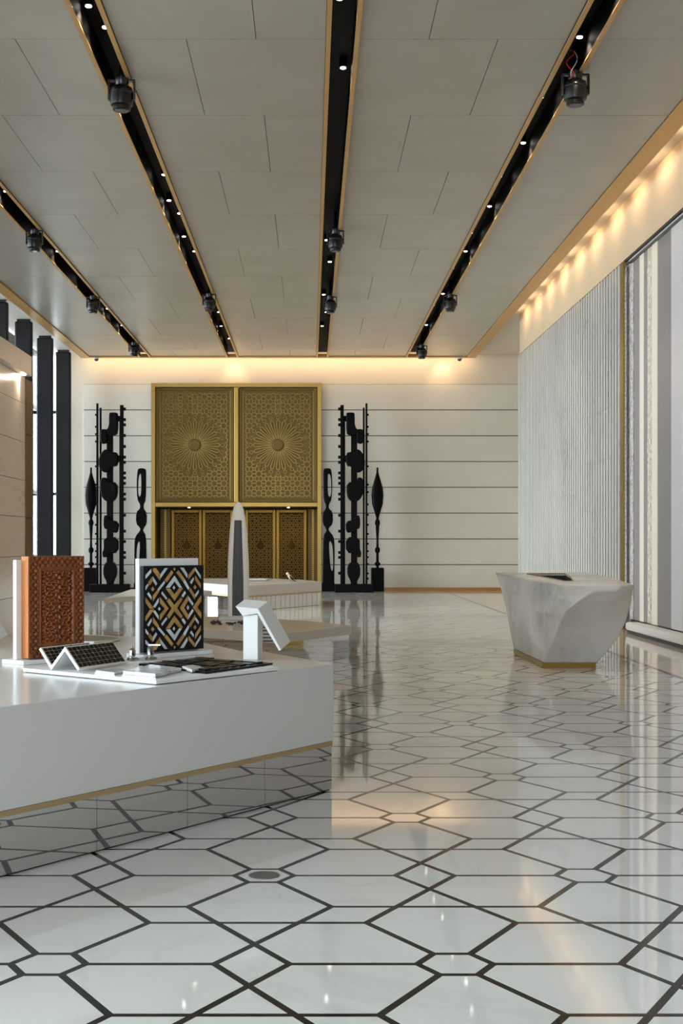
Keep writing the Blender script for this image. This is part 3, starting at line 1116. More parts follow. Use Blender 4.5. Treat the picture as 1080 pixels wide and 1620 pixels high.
    pr = [(10, 1364), (10, 1350), (24, 1338), (23, 1328), (11, 1318), (10, 1252), (20, 1236), (20, 1215), (10, 1203), (8, 1150), (14, 1050),
          (14, 1036), (21, 1020), (18, 1000), (10, 984), (14, 962), (28, 915), (42, 868), (47, 800), (42, 745), (28, 695), (16, 655), (8, 625), (7, 585)]
    MB().lathe([(r * K * 1.02, (1545 - y) * K * 1.02) for r, y in pr], (xp, YO), 20, 1, .6).build('paddle', 'statue_black', t3, smooth=True)
    box('block_base', (xp - .19, xp + .19), (YO - .25, YO + .25), (0.001, .72), 'statue_black', t3, .01)


sculpture_group(1, 1.296, 2.055, .54, 'right')
sculpture_group(-1, -6.01, -6.74, -5.2, 'left')

# ================================================================== FRONT COUNTER
ZT = .765
C0 = (.138, 8.04)
dF = (-.583, -.812)
front = [(C0[0] + t_ * dF[0], C0[1] + t_ * dF[1]) for t_ in (0, 4.4)]
ctr_poly = [front[1], C0, (-.33, 8.97), (-3.4, 9.06), (-4.2, 6.2)]
ctr = thing('display_counter', (-1.6, 7.2, 0), 'large white display counter with a mirrored plinth in the foreground', 'counter')
o = MB().prism(ctr_poly, .298, ZT).build('counter_slab', 'counter_white', ctr)
bevel(o, .004, 2)


def shrink(poly, d):
    c = Vector((sum(p[0] for p in poly) / len(poly), sum(p[1] for p in poly) / len(poly)))
    area_ = sum(poly[i - 1][0] * poly[i][1] - poly[i][0] * poly[i - 1][1] for i in range(len(poly)))
    pl = poly if area_ > 0 else poly[::-1]
    return inset_poly(pl, d)


MB().prism(shrink(ctr_poly, .004), .270, .297).build('counter_trim', 'counter_trim', ctr)
MB().prism(shrink(ctr_poly, .020), .0012, .269).build('plinth_core', 'frame_dark', ctr)
nF = (.812, -.583)           # outward normal of the front face


def front_panel(t0, t1, name='mirror_panel'):
    mb = MB()
    a = [(C0[0] + dF[0] * t_ - nF[0] * .012, C0[1] + dF[1] * t_ - nF[1] * .012) for t_ in (t0, t1)]
    c = ((a[0][0] + a[1][0]) / 2, (a[0][1] + a[1][1]) / 2)
    mb.obox(c, dF, nF, (t1 - t0) / 2 - .0015, .006, (.010, .269))
    mb.build(name, 'mirror', ctr)


ts = [.008, .67, 1.335, 2.0, 2.665, 3.33, 4.2]
for a, b_ in zip(ts, ts[1:]): front_panel(a, b_)
a = Vector(C0); b_ = Vector((-.33, 8.97)); e = (b_ - a).normalized(); nn = Vector((e.y, -e.x))
MB().obox(((a + b_) / 2 - nn * .012)[:], e[:], nn[:], (b_ - a).length / 2 - .01, .006, (.010, .269)).build('mirror_panel', 'mirror', ctr)

# second counter behind the first
c2 = [(-.40, 9.07), (-.82, 10.06), (-1.37, 10.72), (-4.6, 10.8), (-4.6, 9.17)]
ct2 = thing('display_counter', (-2.4, 9.9, 0), 'white display counter directly behind the foreground counter', 'counter')
bevel(MB().prism(c2, .28, .742).build('counter_slab', 'counter_white', ct2), .004, 2)
MB().prism(shrink(c2, .02), .0012, .279).build('mirror_plinth', 'mirror', ct2)

# low table with the tower
c3 = [(.535, 17.25), (.05, 18.10), (-.45, 18.67), (-.85, 19.35), (-1.9, 19.35), (-2.4, 18.3), (-2.0, 17.25), (-.38, 15.64)]
ct3 = thing('display_table', (-.9, 17.6, 0), 'low beige stone table with a pointed corner carrying the tower model', 'table')
bevel(MB().prism(c3, .305, .42).build('table_slab', 'counter_stone', ct3), .006, 2)
MB().prism(shrink(c3, .03), .0012, .304).build('mirror_plinth', 'mirror', ct3)

# far table with the bird
c4 = [(.266, 31.8), (-.2, 33.3), (-1.24, 34.9), (-2.9, 34.6), (-3.3, 32.6), (-2.6, 31.0), (-1.47, 28.6)]
ct4 = thing('display_table', (-1.3, 31.8, 0), 'far pale table with white strips imitating plinth reflections, carrying the small bird', 'table')
bevel(MB().prism(c4, .335, .56).build('table_slab', 'counter_stone', ct4), .006, 2)
MB().prism(shrink(c4, .012), .30, .334).build('table_trim', 'counter_trim', ct4)
MB().prism(shrink(c4, .06), .0012, .299).build('plinth_core', 'frame_dark', ct4)


def plinth_strips(a, b_, n, m, parent, zt=.299):
    a, b_ = Vector(a), Vector(b_)
    e = (b_ - a).normalized(); nn = Vector((e.y, -e.x))
    if nn.y > 0: nn = -nn
    L = (b_ - a).length
    cuts = [0] + sorted((k + random.uniform(-.22, .22)) / n for k in range(1, n)) + [1]
    for k in range(n):
        t0_, t1_ = cuts[k] * L + .012, cuts[k + 1] * L - .012
        l0, l1 = random.uniform(-.03, .03), random.uniform(-.03, .03)
        mb = MB()
        q = [a + e * t0_, a + e * t1_, a + e * (t1_ + l1), a + e * (t0_ + l0)]
        mb.v = [(q[0].x - nn.x * .055, q[0].y - nn.y * .055, .005), (q[1].x - nn.x * .055, q[1].y - nn.y * .055, .005),
                (q[1].x - nn.x * .055, q[1].y - nn.y * .055, zt), (q[0].x - nn.x * .055, q[0].y - nn.y * .055, zt)]
        mb.v += [(x - nn.x * -.03, y - nn.y * -.03, z) for x, y, z in mb.v]
        mb.f = [(0, 1, 2, 3), (7, 6, 5, 4), (0, 4, 5, 1), (1, 5, 6, 2), (2, 6, 7, 3), (3, 7, 4, 0)]
        mb.build('reflection_strip', m, parent)


plinth_strips((-1.45, 28.66), (.255, 31.78), 17, 'white_panel', ct4)  # white strips and dark gaps imitate reflections in a mirrored plinth
plinth_strips((-2.58, 30.97), (-1.49, 28.66), 9, 'mirror', ct4)

# angular table further left
c5 = [(-3.45, 22.2), (-2.75, 24.3), (-1.9, 25.6), (-2.6, 27.6), (-3.6, 26.6)]
ct5 = thing('display_table', (-2.8, 24.8, 0), 'angular beige stone table between the carved wood and black panels', 'table')
bevel(MB().prism(c5, .47, .56).build('table_slab', 'counter_stone', ct5), .005, 2)
MB().prism([(-3.15, 23.4), (-2.72, 24.6), (-1.98, 25.6), (-2.6, 27.4), (-3.4, 26.4)], .0012, .469).build('mirror_plinth', 'mirror', ct5)
MB().prism([(-2.93, 23.0), (-2.80, 23.0), (-2.80, 23.2), (-2.93, 23.2)], .0012, .469).build('stone_leg', 'counter_stone', ct5)

# ------------------------------------------------------------------ tower model
TX, TY, TZ = -1.01, 18.6, .42
tw = thing('tower_model', (TX, TY, TZ), 'white bullet-shaped tower model with a dark ribbed front', 'model')
MPX = 18.6 / 2100


def tz(py): return TZ + .05 + (975 - py) * MPX


prof = [(16.2, 975), (16.8, 950), (17.0, 915), (16.6, 890), (15.4, 865), (13.6, 840), (11.2, 820), (8.2, 806), (5.2, 798.5), (2.6, 795.5), (.6, 794.8)]
mb = MB()
n = 32
for hw_, py in prof:
    r = hw_ * MPX
    for i in range(n):
        a = 2 * PI * i / n
        c_, s_ = math.cos(a), math.sin(a)
        e = 2 / 2.8
        mb.v.append((TX + r * math.copysign(abs(c_) ** e, c_), TY + r * math.copysign(abs(s_) ** e, s_), tz(py)))
for k in range(len(prof) - 1):
    for i in range(n):
        j = (i + 1) % n
        mb.f.append((k * n + i, k * n + j, (k + 1) * n + j, (k + 1) * n + i))
mb.f += [tuple(range(n - 1, -1, -1)), tuple((len(prof) - 1) * n + i for i in range(n))]
mb.build('tower_shell', 'tower_white', tw, smooth=True)


def half_at(py):
    for (h0, p0), (h1, p1) in zip(prof, prof[1:]):
        if p1 <= py <= p0: return h0 + (h1 - h0) * (py - p0) / (p1 - p0)
    return 0


mb = MB()
lv = [974 - k * 6 for k in range(26)]
for k, py in enumerate(lv):
    y_ = TY - half_at(py) * MPX * .985 - .004
    wv = (8.8 - (3.2 * max(0, (k - 9) / 16))) * MPX
    mb.v += [(TX - wv, y_, tz(py)), (TX + wv, y_, tz(py)), (TX + wv, y_ + .03, tz(py)), (TX - wv, y_ + .03, tz(py))]
for k in range(len(lv) - 1):
    for i in range(4):
        j = (i + 1) % 4
        mb.f.append((k * 4 + i, k * 4 + j, k * 4 + 4 + j, k * 4 + 4 + i))
mb.f += [(0, 1, 2, 3), tuple((len(lv) - 1) * 4 + i for i in (3, 2, 1, 0))]
mb.build('dark_front', 'tower_dark', tw)
for q in range(-3, 4):
    mb = MB()
    pts = []
    for k, py in enumerate(lv):
        wv = (8.8 - (3.2 * max(0, (k - 9) / 16))) * MPX
        pts.append((TX + q / 3.6 * wv, TY - half_at(py) * MPX * .985 - .006, tz(py)))
    mb.tube(pts, .0045, 6)
    mb.build('front_rib', 'rib_grey', tw)
box('stone_foot', (TX - .26, TX + .24), (TY - .22, TY + .22), (TZ + .0005, TZ + .05), 'counter_stone', tw, .006)
for k in range(22):
    px = random.uniform(331, 384)
    yy_ = random.uniform(17.25, 17.9)
    r = random.uniform(.015, .034)
    x_ = (px - 491) / 2100 * yy_
    bm = bmesh.new()
    bmesh.ops.create_icosphere(bm, subdivisions=1, radius=r)
    for v_ in bm.verts:
        v_.co *= random.uniform(.8, 1.15)
        v_.co.z *= .7
    zmin = min(v_.co.z for v_ in bm.verts)
    me = bpy.data.meshes.new('pebble')
    bm.to_mesh(me); bm.free()
    me.materials.append(MATS['pebble'])
    o = link('dark_pebble', me, None, (x_, yy_, TZ - zmin + .0005), (0, 0, random.uniform(0, 6)))
    tag(o, 'small dark pebble on the low table in front of the tower model', 'pebble', 'dark pebbles by the tower model')

# ------------------------------------------------------------------ bird, book on the far table
bx, by, bz = (459 - 491) / 2100 * 31.9, 31.9, .5605
bd = thing('bird_figurine', (bx, by, bz), 'small white-headed bird figurine perched on the far table', 'figurine')


def ellipsoid(name, c, r, m, parent, rot=None):
    bm = bmesh.new()
    bmesh.ops.create_uvsphere(bm, u_segments=14, v_segments=9, radius=1)
    M = Matrix.Translation(c) @ (rot or Matrix.Identity(4)) @ Matrix.Diagonal((r[0], r[1], r[2], 1))
    bmesh.ops.transform(bm, matrix=M, verts=bm.verts)
    me = bpy.data.meshes.new(name)
    bm.to_mesh(me); bm.free()
    me.materials.append(MATS[m])
    me.polygons.foreach_set('use_smooth', [True] * len(me.polygons))
    return link(name, me, parent)


RY = Matrix.Rotation(math.radians(48), 4, 'Y')
ellipsoid('body', (bx, by, bz + .105), (.085, .05, .048), 'bird_body', bd, RY)
ellipsoid('head', (bx - .065, by, bz + .185), (.036, .033, .033), 'bird_white', bd)
ellipsoid('wing', (bx + .03, by - .03, bz + .085), (.075, .03, .03), 'bird_dark', bd, RY)
ellipsoid('tail', (bx + .095, by, bz + .022), (.055, .02, .012), 'bird_dark', bd, Matrix.Rotation(math.radians(20), 4, 'Y'))
mb = MB().lathe([(.010, 0), (.001, .03)], n=8)
ob = mb.build('beak', 'bird_dark', bd)
ob.data.transform(Matrix.Translation((bx - .098, by, bz + .182)) @ Matrix.Rotation(-PI / 2, 4, 'Y'))
for sg in (-1, 1):
    MB().tube([(bx, by + sg * .018, bz + .07), (bx + .005, by + sg * .018, bz + .0)], .005, 6).build('leg', 'bird_dark', bd)
bk = thing('flat_booklet', (-1.15, 32.6, .5605), 'thin white board lying flat on the far table by the tower', 'board')
MB().prism([(-1.62, 32.3), (-1.08, 32.3), (-1.02, 32.9), (-1.56, 32.9)], .575, .60).build('white_cover', 'white_panel', bk)
MB().prism([(-1.60, 32.33), (-1.10, 32.33), (-1.05, 32.87), (-1.55, 32.87)], .5605, .5745).build('dark_core', 'black_gloss', bk)

# ------------------------------------------------------------------ sample board and what lies on it
U = Vector((.63, .776)); U.normalize()
V = Vector((-U.y, U.x))
B0 = Vector((-.794, 6.83))
ZB = .789


def bp(u, v): return B0 + U * u + V * v


board = thing('sample_board', (bp(.48, .52).x, bp(.48, .52).y, ZT), 'low white square board on the foreground counter', 'board')
o = MB().prism([bp(0, 0)[:], bp(.966, 0)[:], bp(.966, 1.07)[:], bp(0, 1.07)[:]], ZT + .004, ZB).build('board_slab', 'white_panel', board)
bevel(o, .002, 1)
MB().prism([bp(.01, .01)[:], bp(.956, .01)[:], bp(.956, 1.06)[:], bp(.01, 1.06)[:]], ZT + .0005, ZT + .0039).build('shadow_gap', 'joint_dark', board)

# black relief slab
bs = thing('black_relief_slab', (-.61, 7.6, ZB), 'flat black slab with raised bars on the white board', 'sample slab')
q = [Vector(p) for p in ((-.566, 7.16), (-.22, 7.70), (-.66, 8.05), (-.99, 7.66))]
pc = lambda s_, t_: (q[0] * (1 - s_) + q[1] * s_) * (1 - t_) + (q[3] * (1 - s_) + q[2] * s_) * t_
MB().prism([p[:] for p in q], ZB + .0005, ZB + .012).build('slab', 'black_gloss', bs)
random.seed(21)
for i in range(7):
    t_ = .06
    while t_ < .9:
        ln = random.uniform(.09, .30)
        t1_ = min(t_ + ln, .95)
        a0 = .05 + i * .13
        pts = [pc(a0, t_), pc(a0 + .085, t_), pc(a0 + .085, t1_), pc(a0, t1_)]
        MB().prism([p[:] for p in pts], ZB + .0122, ZB + .0122 + random.uniform(.005, .011)).build('raised_bar', 'black_gloss', bs)
        t_ = t1_ + .03

# marble tile samples
def gp(px, py, z): 
    y_ = (1.5 - z) * 2100 / (py - 858)
    return Vector(((px - 491) / 2100 * y_, y_))


for nm_, pix, h, lab in (('l', [(150, 1065), (181, 1069), (207, 1064), (177, 1060)], .010, 'small grey marble tile left of the square one on the white board'),
                         ('m', [(193, 1069), (246, 1074), (288, 1064), (238, 1058)], .020, 'square polished marble tile in the middle of the white board'),
                         ('r', [(303, 1066), (324, 1062), (306, 1057.5), (286, 1060)], .016, 'small marble tile right of the square one, touching the black slab')):
    P_ = [gp(px, py, ZB) for px, py in pix]
    c = sum(P_, Vector((0, 0))) / 4
    t = thing('marble_tile_sample', (c.x, c.y, ZB), lab, 'tile sample', 'marble tile samples')
    pl = [p[:] for p in P_]
    ar = sum(pl[i - 1][0] * pl[i][1] - pl[i][0] * pl[i - 1][1] for i in range(4))
    if ar < 0: pl = pl[::-1]
    MB().prism(pl, ZB + .0008, ZB + .006).build('metal_tray', 'chrome', t)
    o = MB().prism(inset_poly(pl, .004), ZB + .0061, ZB + .006 + h).build('marble_top', 'marble_sample', t)
    bevel(o, .002, 1)

# zigzag folded sample
zz_ = thing('zigzag_display', (-1.2, 7.5, ZB), 'zigzag folded white display clad in small black tiles', 'display')
zu = Vector((.212, .42)).normalized()       # extrusion
zv = Vector((.17, -.112)).normalized()      # across the folds
A0 = Vector((-1.441, 7.382))
LZ = .45
th = .016
W1 = .205
HZ = .118
# mid-line profile points (across, height)
pf = [(-.088, HZ - .006), (0, .008), (W1 / 2, HZ), (W1, .008)]


def offset_profile(pf, d):
    out = []
    for i, p in enumerate(pf):
        a = Vector(pf[max(i - 1, 0)]); b_ = Vector(p); c = Vector(pf[min(i + 1, len(pf) - 1)])
        e1 = (b_ - a).normalized() if i > 0 else (c - b_).normalized()
        e2 = (c - b_).normalized() if i < len(pf) - 1 else e1
        n1 = Vector((-e1.y, e1.x)); n2 = Vector((-e2.y, e2.x))
        qv = (n1 + n2) / (1 + n1.dot(n2))
        out.append(b_ + qv * d)
    return out


up = offset_profile(pf, th / 2); dn = offset_profile(pf, -th / 2)
zmin = min(p.y for p in dn)


def zp(across, h, ext):
    g = A0 + zv * across + zu * ext
    return (g.x, g.y, ZB + .0008 + h - zmin)


mb = MB()
ring = up + dn[::-1]
n = len(ring)
for ext in (0, LZ): mb.v += [zp(p.x, p.y, ext) for p in ring]
mb.f += [tuple(range(n)), tuple(range(2 * n - 1, n - 1, -1))]
mb.f = []
for i in range(n):
    j = (i + 1) % n
    mb.f.append((i, j, n + j, n + i))
k = len(pf)
for i in range(k - 1):       # end caps as quads
    for b in (0, n):
        mb.f.append((b + i, b + i + 1, b + n - 2 - i, b + n - 1 - i))
mb.build('folded_plate', 'white_panel', zz_)
for seg in range(3):
    a, b_ = up[seg], up[seg + 1]
    e = (b_ - a); L = e.length; e = e.normalized(); nn = Vector((-e.y, e.x))
    c_off = nn * .0012
    # cream ground
    mb = MB()
    m0, m1 = (.006, L - .006)
    for ext in (.006, LZ - .006):
        for s_, d in ((m0, .0002), (m1, .0002), (m1, .0012), (m0, .0012)):
            p = a + e * s_ + nn * d
            mb.v.append(zp(p.x, p.y, ext))
    mb.f = [(0, 1, 2, 3), (7, 6, 5, 4), (0, 4, 5, 1), (1, 5, 6, 2), (2, 6, 7, 3), (3, 7, 4, 0)]
    gr = mb.build('grout_face', 'cream_grout', zz_)
    nr, nc = 5, 11
    for i in range(nr):
        for j in range(nc):
            s0 = .008 + (L - .016) * i / nr; s1 = s0 + (L - .016) / nr
            x0 = .008 + (LZ - .016) * j / nc; x1 = x0 + (LZ - .016) / nc
            sk = .004 * (1 if (i + j) % 2 else -1)
            mb = MB()
            for d in (.0013, .004):
                for (s_, x_) in ((s0 + .0014 + max(sk, 0) * .4, x0 + .003), (s1 - .0014, x0 + .003 - min(sk, 0) * .4), (s1 - .0014 - max(sk, 0) * .4, x1 - .003), (s0 + .0014, x1 - .003 + min(sk, 0) * .4)):
                    p = a + e * s_ + nn * d
                    mb.v.append(zp(p.x, p.y, x_))
            mb.f = [(3, 2, 1, 0), (4, 5, 6, 7), (0, 1, 5, 4), (1, 2, 6, 5), (2, 3, 7, 6), (3, 0, 4, 7)]
            mb.build('black_tile', 'black_tile', zz_)

# ------------------------------------------------------------------ carved wood panel
WU = Vector((.65, .76)).normalized()
WN = Vector((WU.y, -WU.x))                 # towards the viewer
W0 = Vector((-1.69, 8.0))
WW, ZW0, ZW1 = .42, ZT + .032, 1.415
WT = .085


def wp3(u, d, z):
    p = W0 + WU * u + WN * d
    return (p.x, p.y, z)


cw = thing('carved_wood_panel', (W0.x + .1, W0.y + .15, ZW0), 'thick orange-brown wood panel carved with scrolling foliage', 'carved panel')
mb = MB()
for z in (ZW0, ZW1):
    mb.v += [wp3(0, -.016, z), wp3(WW, -.016, z), wp3(WW, -WT, z), wp3(0, -WT, z)]
mb.f = [(3, 2, 1, 0), (4, 5, 6, 7), (0, 1, 5, 4), (1, 2, 6, 5), (2, 3, 7, 6), (3, 0, 4, 7)]
mb.build('wood_block', 'wood_light', cw, bev=.003)
Hh = ZW1 - ZW0


def scroll(x, y, cx, cy, k, sgn, fall, ph=0.0):
    dx_, dy_ = x - cx, y - cy
    r = math.hypot(dx_, dy_)
    a = math.atan2(dy_, dx_)
    return math.cos(r * k * 2 * PI - sgn * a * 1.0 + ph) * math.exp(-(r / fall) ** 2)


CEN = []
for _k in range(19):
    CEN += [(.022 + .012 * (_k % 2), .055 + _k * .0495, 1 if _k % 2 else -1), (.068 - .014 * (_k % 2), .075 + _k * .0495, -1 if _k % 2 else 1),
            (.104, .06 + _k * .0495, 1 if _k % 3 else -1)]


def carve(u, v):
    """relief height 0..1; u across (m), v up (m)"""
    x = abs(u - WW / 2)
    bw = .07
    ex = min(u, WW - u); ey = min(v, Hh - v)
    e = min(ex, ey)
    if e < bw:
        if e < .006 or e > bw - .006: return .75
        s = v if ex < ey else u
        ph = math.sin(s * 2 * PI / .085)
        w_ = (e - bw / 2) / (bw / 2)
        h = math.cos((w_ - .55 * ph) * 5.0) * .5 + .5
        h2 = math.cos((w_ + .55 * ph) * 5.0) * .5 + .5
        return .15 + .75 * max(h ** 2, h2 ** 2)
    if e < bw + .022:
        return 1.0 - abs(e - bw - .011) / .011 * .35
    best = 0.0
    for cx, cy, sg in CEN:
        y0 = cy * Hh
        if abs(v - y0) < .09:
            best += scroll(x, v, cx, y0, 40, sg, .028)
    best += .6 * math.cos((x * 60) + math.sin(v * 55) * 2.0) * math.exp(-(x / .03) ** 2)
    return max(0.0, min(1.0, .45 + best * .6))


NU, NV = 150, 230
vv, ff = [], []
for j in range(NV + 1):
    for i in range(NU + 1):
        u, v_ = WW * i / NU, Hh * j / NV
        vv.append(wp3(u, -.002 + .018 * (carve(u, v_) - .75), ZW0 + v_))
for j in range(NV):
    for i in range(NU):
        a = j * (NU + 1) + i
        ff.append((a, a + 1, a + NU + 2, a + NU + 1))
link('carved_face', mk_mesh('carved_face', vv, ff, 'wood', True), cw)
# white stand behind the wood
ws = thing('panel_stand', (W0.x, W0.y + .2, ZT), 'white upright stand behind the carved wood panel', 'display stand', 'white panel stands')


def quadbox(parent, name, m, org, u0, u1, d0, d1, z0, z1, uv=WU, nv=WN, bev=.002):
    mb = MB()
    for z in (z0, z1):
        for (u, d) in ((u0, d0), (u1, d0), (u1, d1), (u0, d1)):
            p = org + uv * u + nv * d
            mb.v.append((p.x, p.y, z))
    mb.f = [(3, 2, 1, 0), (4, 5, 6, 7), (0, 1, 5, 4), (1, 2, 6, 5), (2, 3, 7, 6), (3, 0, 4, 7)]
    return mb.build(name, m, parent, bev=bev)


quadbox(ws, 'back_board', 'white_panel', W0, -.035, WW + .02, -WT - .035, -WT - .002, ZT + .027, 1.393)
quadbox(ws, 'foot_plate', 'white_panel', W0, -.075, WW + .05, -WT - .09, .035, ZT + .0008, ZT + .026)

# ------------------------------------------------------------------ black, gold and silver inlay panel
I0 = Vector((-1.056, 8.40))
IU = (Vector((-.704, 8.75)) - I0)
IW = IU.length
IU = IU.normalized()
IN = Vector((IU.y, -IU.x))
ZI0, ZI1 = ZT + .035, 1.35
IH = ZI1 - ZI0
ip = thing('inlay_panel', (I0.x + .17, I0.y + .17, ZI0), 'black panel with gold and silver diamond inlay', 'decorative panel')
quadbox(ip, 'black_board', 'black_gloss', I0, 0, IW, -.035, 0, ZI0, ZI1, IU, IN)


def uvp(x, y):
    u = (x - 125) / 840
    yt, yb = 180 - 10 * u, 1420 - 60 * u
    return u * IW, (1 - (y - yt) / (yb - yt)) * IH


top_half = [
    ('s', [(150, 310), (225, 220), (225, 272), (150, 362)]), ('g', [(250, 210), (290, 210), (348, 300), (345, 388), (250, 252)]),
    ('s', [(350, 300), (412, 210), (450, 210), (350, 360)]), ('g', [(505, 240), (528, 278), (435, 415), (405, 385)]),
    ('g', [(545, 203), (562, 225), (545, 247), (530, 225)]), ('g', [(600, 240), (690, 370), (665, 405), (570, 275)]),
    ('s', [(625, 205), (672, 205), (728, 300), (725, 352)]), ('g', [(745, 372), (745, 310), (825, 205), (836, 205), (836, 250)]),
    ('s', [(842, 205), (918, 318), (918, 366), (842, 252)]),
    ('g', [(240, 330), (243, 398), (206, 452), (185, 412)]), ('s', [(247, 330), (305, 430), (290, 458), (249, 396)]),
    ('s', [(150, 470), (180, 430), (192, 452), (150, 522)]), ('g', [(245, 473), (268, 510), (245, 542), (223, 510)]),
    ('s', [(400, 395), (415, 420), (327, 538), (310, 513)]), ('g', [(313, 520), (330, 550), (250, 682), (248, 600)]),
    ('s', [(170, 578), (190, 553), (228, 620), (228, 662)]),
    ('s', [(545, 320), (545, 400), (480, 490), (425, 490)]), ('s', [(547, 320), (650, 490), (612, 490), (547, 400)]),
    ('s', [(538, 462), (554, 490), (538, 518), (522, 490)]),
    ('g', [(425, 500), (480, 500), (544, 585), (544, 676)]), ('g', [(610, 497), (665, 497), (547, 676), (547, 585)]),
    ('s', [(692, 375), (755, 495), (740, 522), (668, 408)]), ('s', [(765, 412), (815, 345), (818, 377), (785, 442)]),
    ('g', [(838, 315), (918, 435), (918, 502), (838, 382)]), ('g', [(835, 453), (858, 485), (835, 517), (813, 485)]),
    ('s', [(888, 523), (888, 562), (845, 628), (838, 590)]), ('g', [(770, 495), (835, 598), (835, 662), (750, 530)]),
    ('g', [(470, 640), (540, 738), (540, 790), (510, 790), (440, 682)]), ('g', [(640, 625), (655, 662), (575, 790), (543, 790), (543, 738)]),
    ('s', [(375, 545), (445, 640), (430, 662), (365, 577)]), ('s', [(690, 535), (705, 570), (665, 632), (645, 605)]),
    ('s', [(325, 640), (325, 692), (277, 775), (250, 762)]), ('g', [(345, 625), (465, 790), (412, 790), (345, 710)]),
    ('s', [(335, 765), (352, 790), (318, 790)]),
    ('g', [(150, 630), (265, 790), (208, 790), (150, 697)]), ('g', [(735, 600), (738, 672), (672, 790), (622, 775)]),
    ('s', [(742, 612), (815, 720), (800, 747), (742, 667)]), ('s', [(735, 742), (752, 768), (735, 790), (718, 768)]),
    ('g', [(925, 600), (925, 687), (860, 780), (806, 772)]),
]
for m_, pl in top_half:
    uv = [uvp(*p) for p in pl]
    for flip in (0, 1):
        pts = [(u, v_ if not flip else IH - v_) for u, v_ in uv]
        ar = sum(pts[i - 1][0] * pts[i][1] - pts[i][0] * pts[i - 1][1] for i in range(len(pts)))
        if ar < 0: pts = pts[::-1]
        mb = MB()
        for d in (.0004, .004):
            for u, v_ in pts:
                p = I0 + IU * u + IN * d
                mb.v.append((p.x, p.y, ZI0 + v_))
        n = len(pts)
        mb.f = [tuple(range(n - 1, -1, -1)), tuple(range(n, 2 * n))] + [(i, (i + 1) % n, n + (i + 1) % n, n + i) for i in range(n)]
        mb.build('gold_inlay' if m_ == 'g' else 'silver_inlay', 'inlay_gold' if m_ == 'g' else 'inlay_silver', ip)
st2 = thing('panel_stand', (I0.x + .1, I0.y + .3, ZT), 'white upright stand rising behind the black inlay panel', 'display stand', 'white panel stands')
quadbox(st2, 'back_board', 'white_panel', I0, -.008, IW - .015, -.075, -.037, ZT + .027, 1.396, IU, IN)
quadbox(st2, 'foot_plate', 'white_panel', I0, -.03, IW + .05, -.14, .035, ZT + .0008, ZT + .026, IU, IN)

# ------------------------------------------------------------------ two chrome taps
def tap(x, y, lab, lever):
    t = thing('chrome_tap', (x, y, ZB), lab, 'tap', 'chrome taps on the sample board')
    z = ZB + .0008
    last = MB().lathe([(.032, 0), (.034, .004), (.030, .010), (.018, .016), (.016, .022), (.0, .022)], (x, y), 20).build('flange', 'chrome', t, smooth=True)
    last.data.transform(Matrix.Translation((0, 0, z)))
    hgt = .075 if not lever else .085
    last = MB().lathe([(.017, .022), (.020, .030), (.020, hgt - .014), (.014, hgt - .006), (.008, hgt), (0, hgt)], (x, y), 8).build('body', 'chrome', t)
    last.data.transform(Matrix.Translation((0, 0, z)))
    if lever:
        MB().box((x - .012, x + .062), (y - .007, y + .007), (z + hgt - .0, z + hgt + .010)).build('lever', 'chrome', t, bev=.002)
    else:
        last = MB().lathe([(.006, hgt), (.006, hgt + .008), (.0, hgt + .010)], (x, y), 10).build('knob', 'chrome', t)
        last.data.transform(Matrix.Translation((0, 0, z)))
    for k in range(3):
        a = k * 2 * PI / 3 + .3
        MB().tube([(x + .018 * math.cos(a), y + .018 * math.sin(a), z + .014), (x + .040 * math.cos(a), y + .040 * math.sin(a), z + .007)], .006, 8).build('arm', 'chrome', t)


g = gp(209, 1045, ZB); tap(g.x, g.y, 'stubby chrome tap with a rounded cap beside the zigzag display', False)
g = gp(238, 1044, ZB); tap(g.x, g.y, 'taller chrome tap with a flat lever in front of the inlay panel', True)

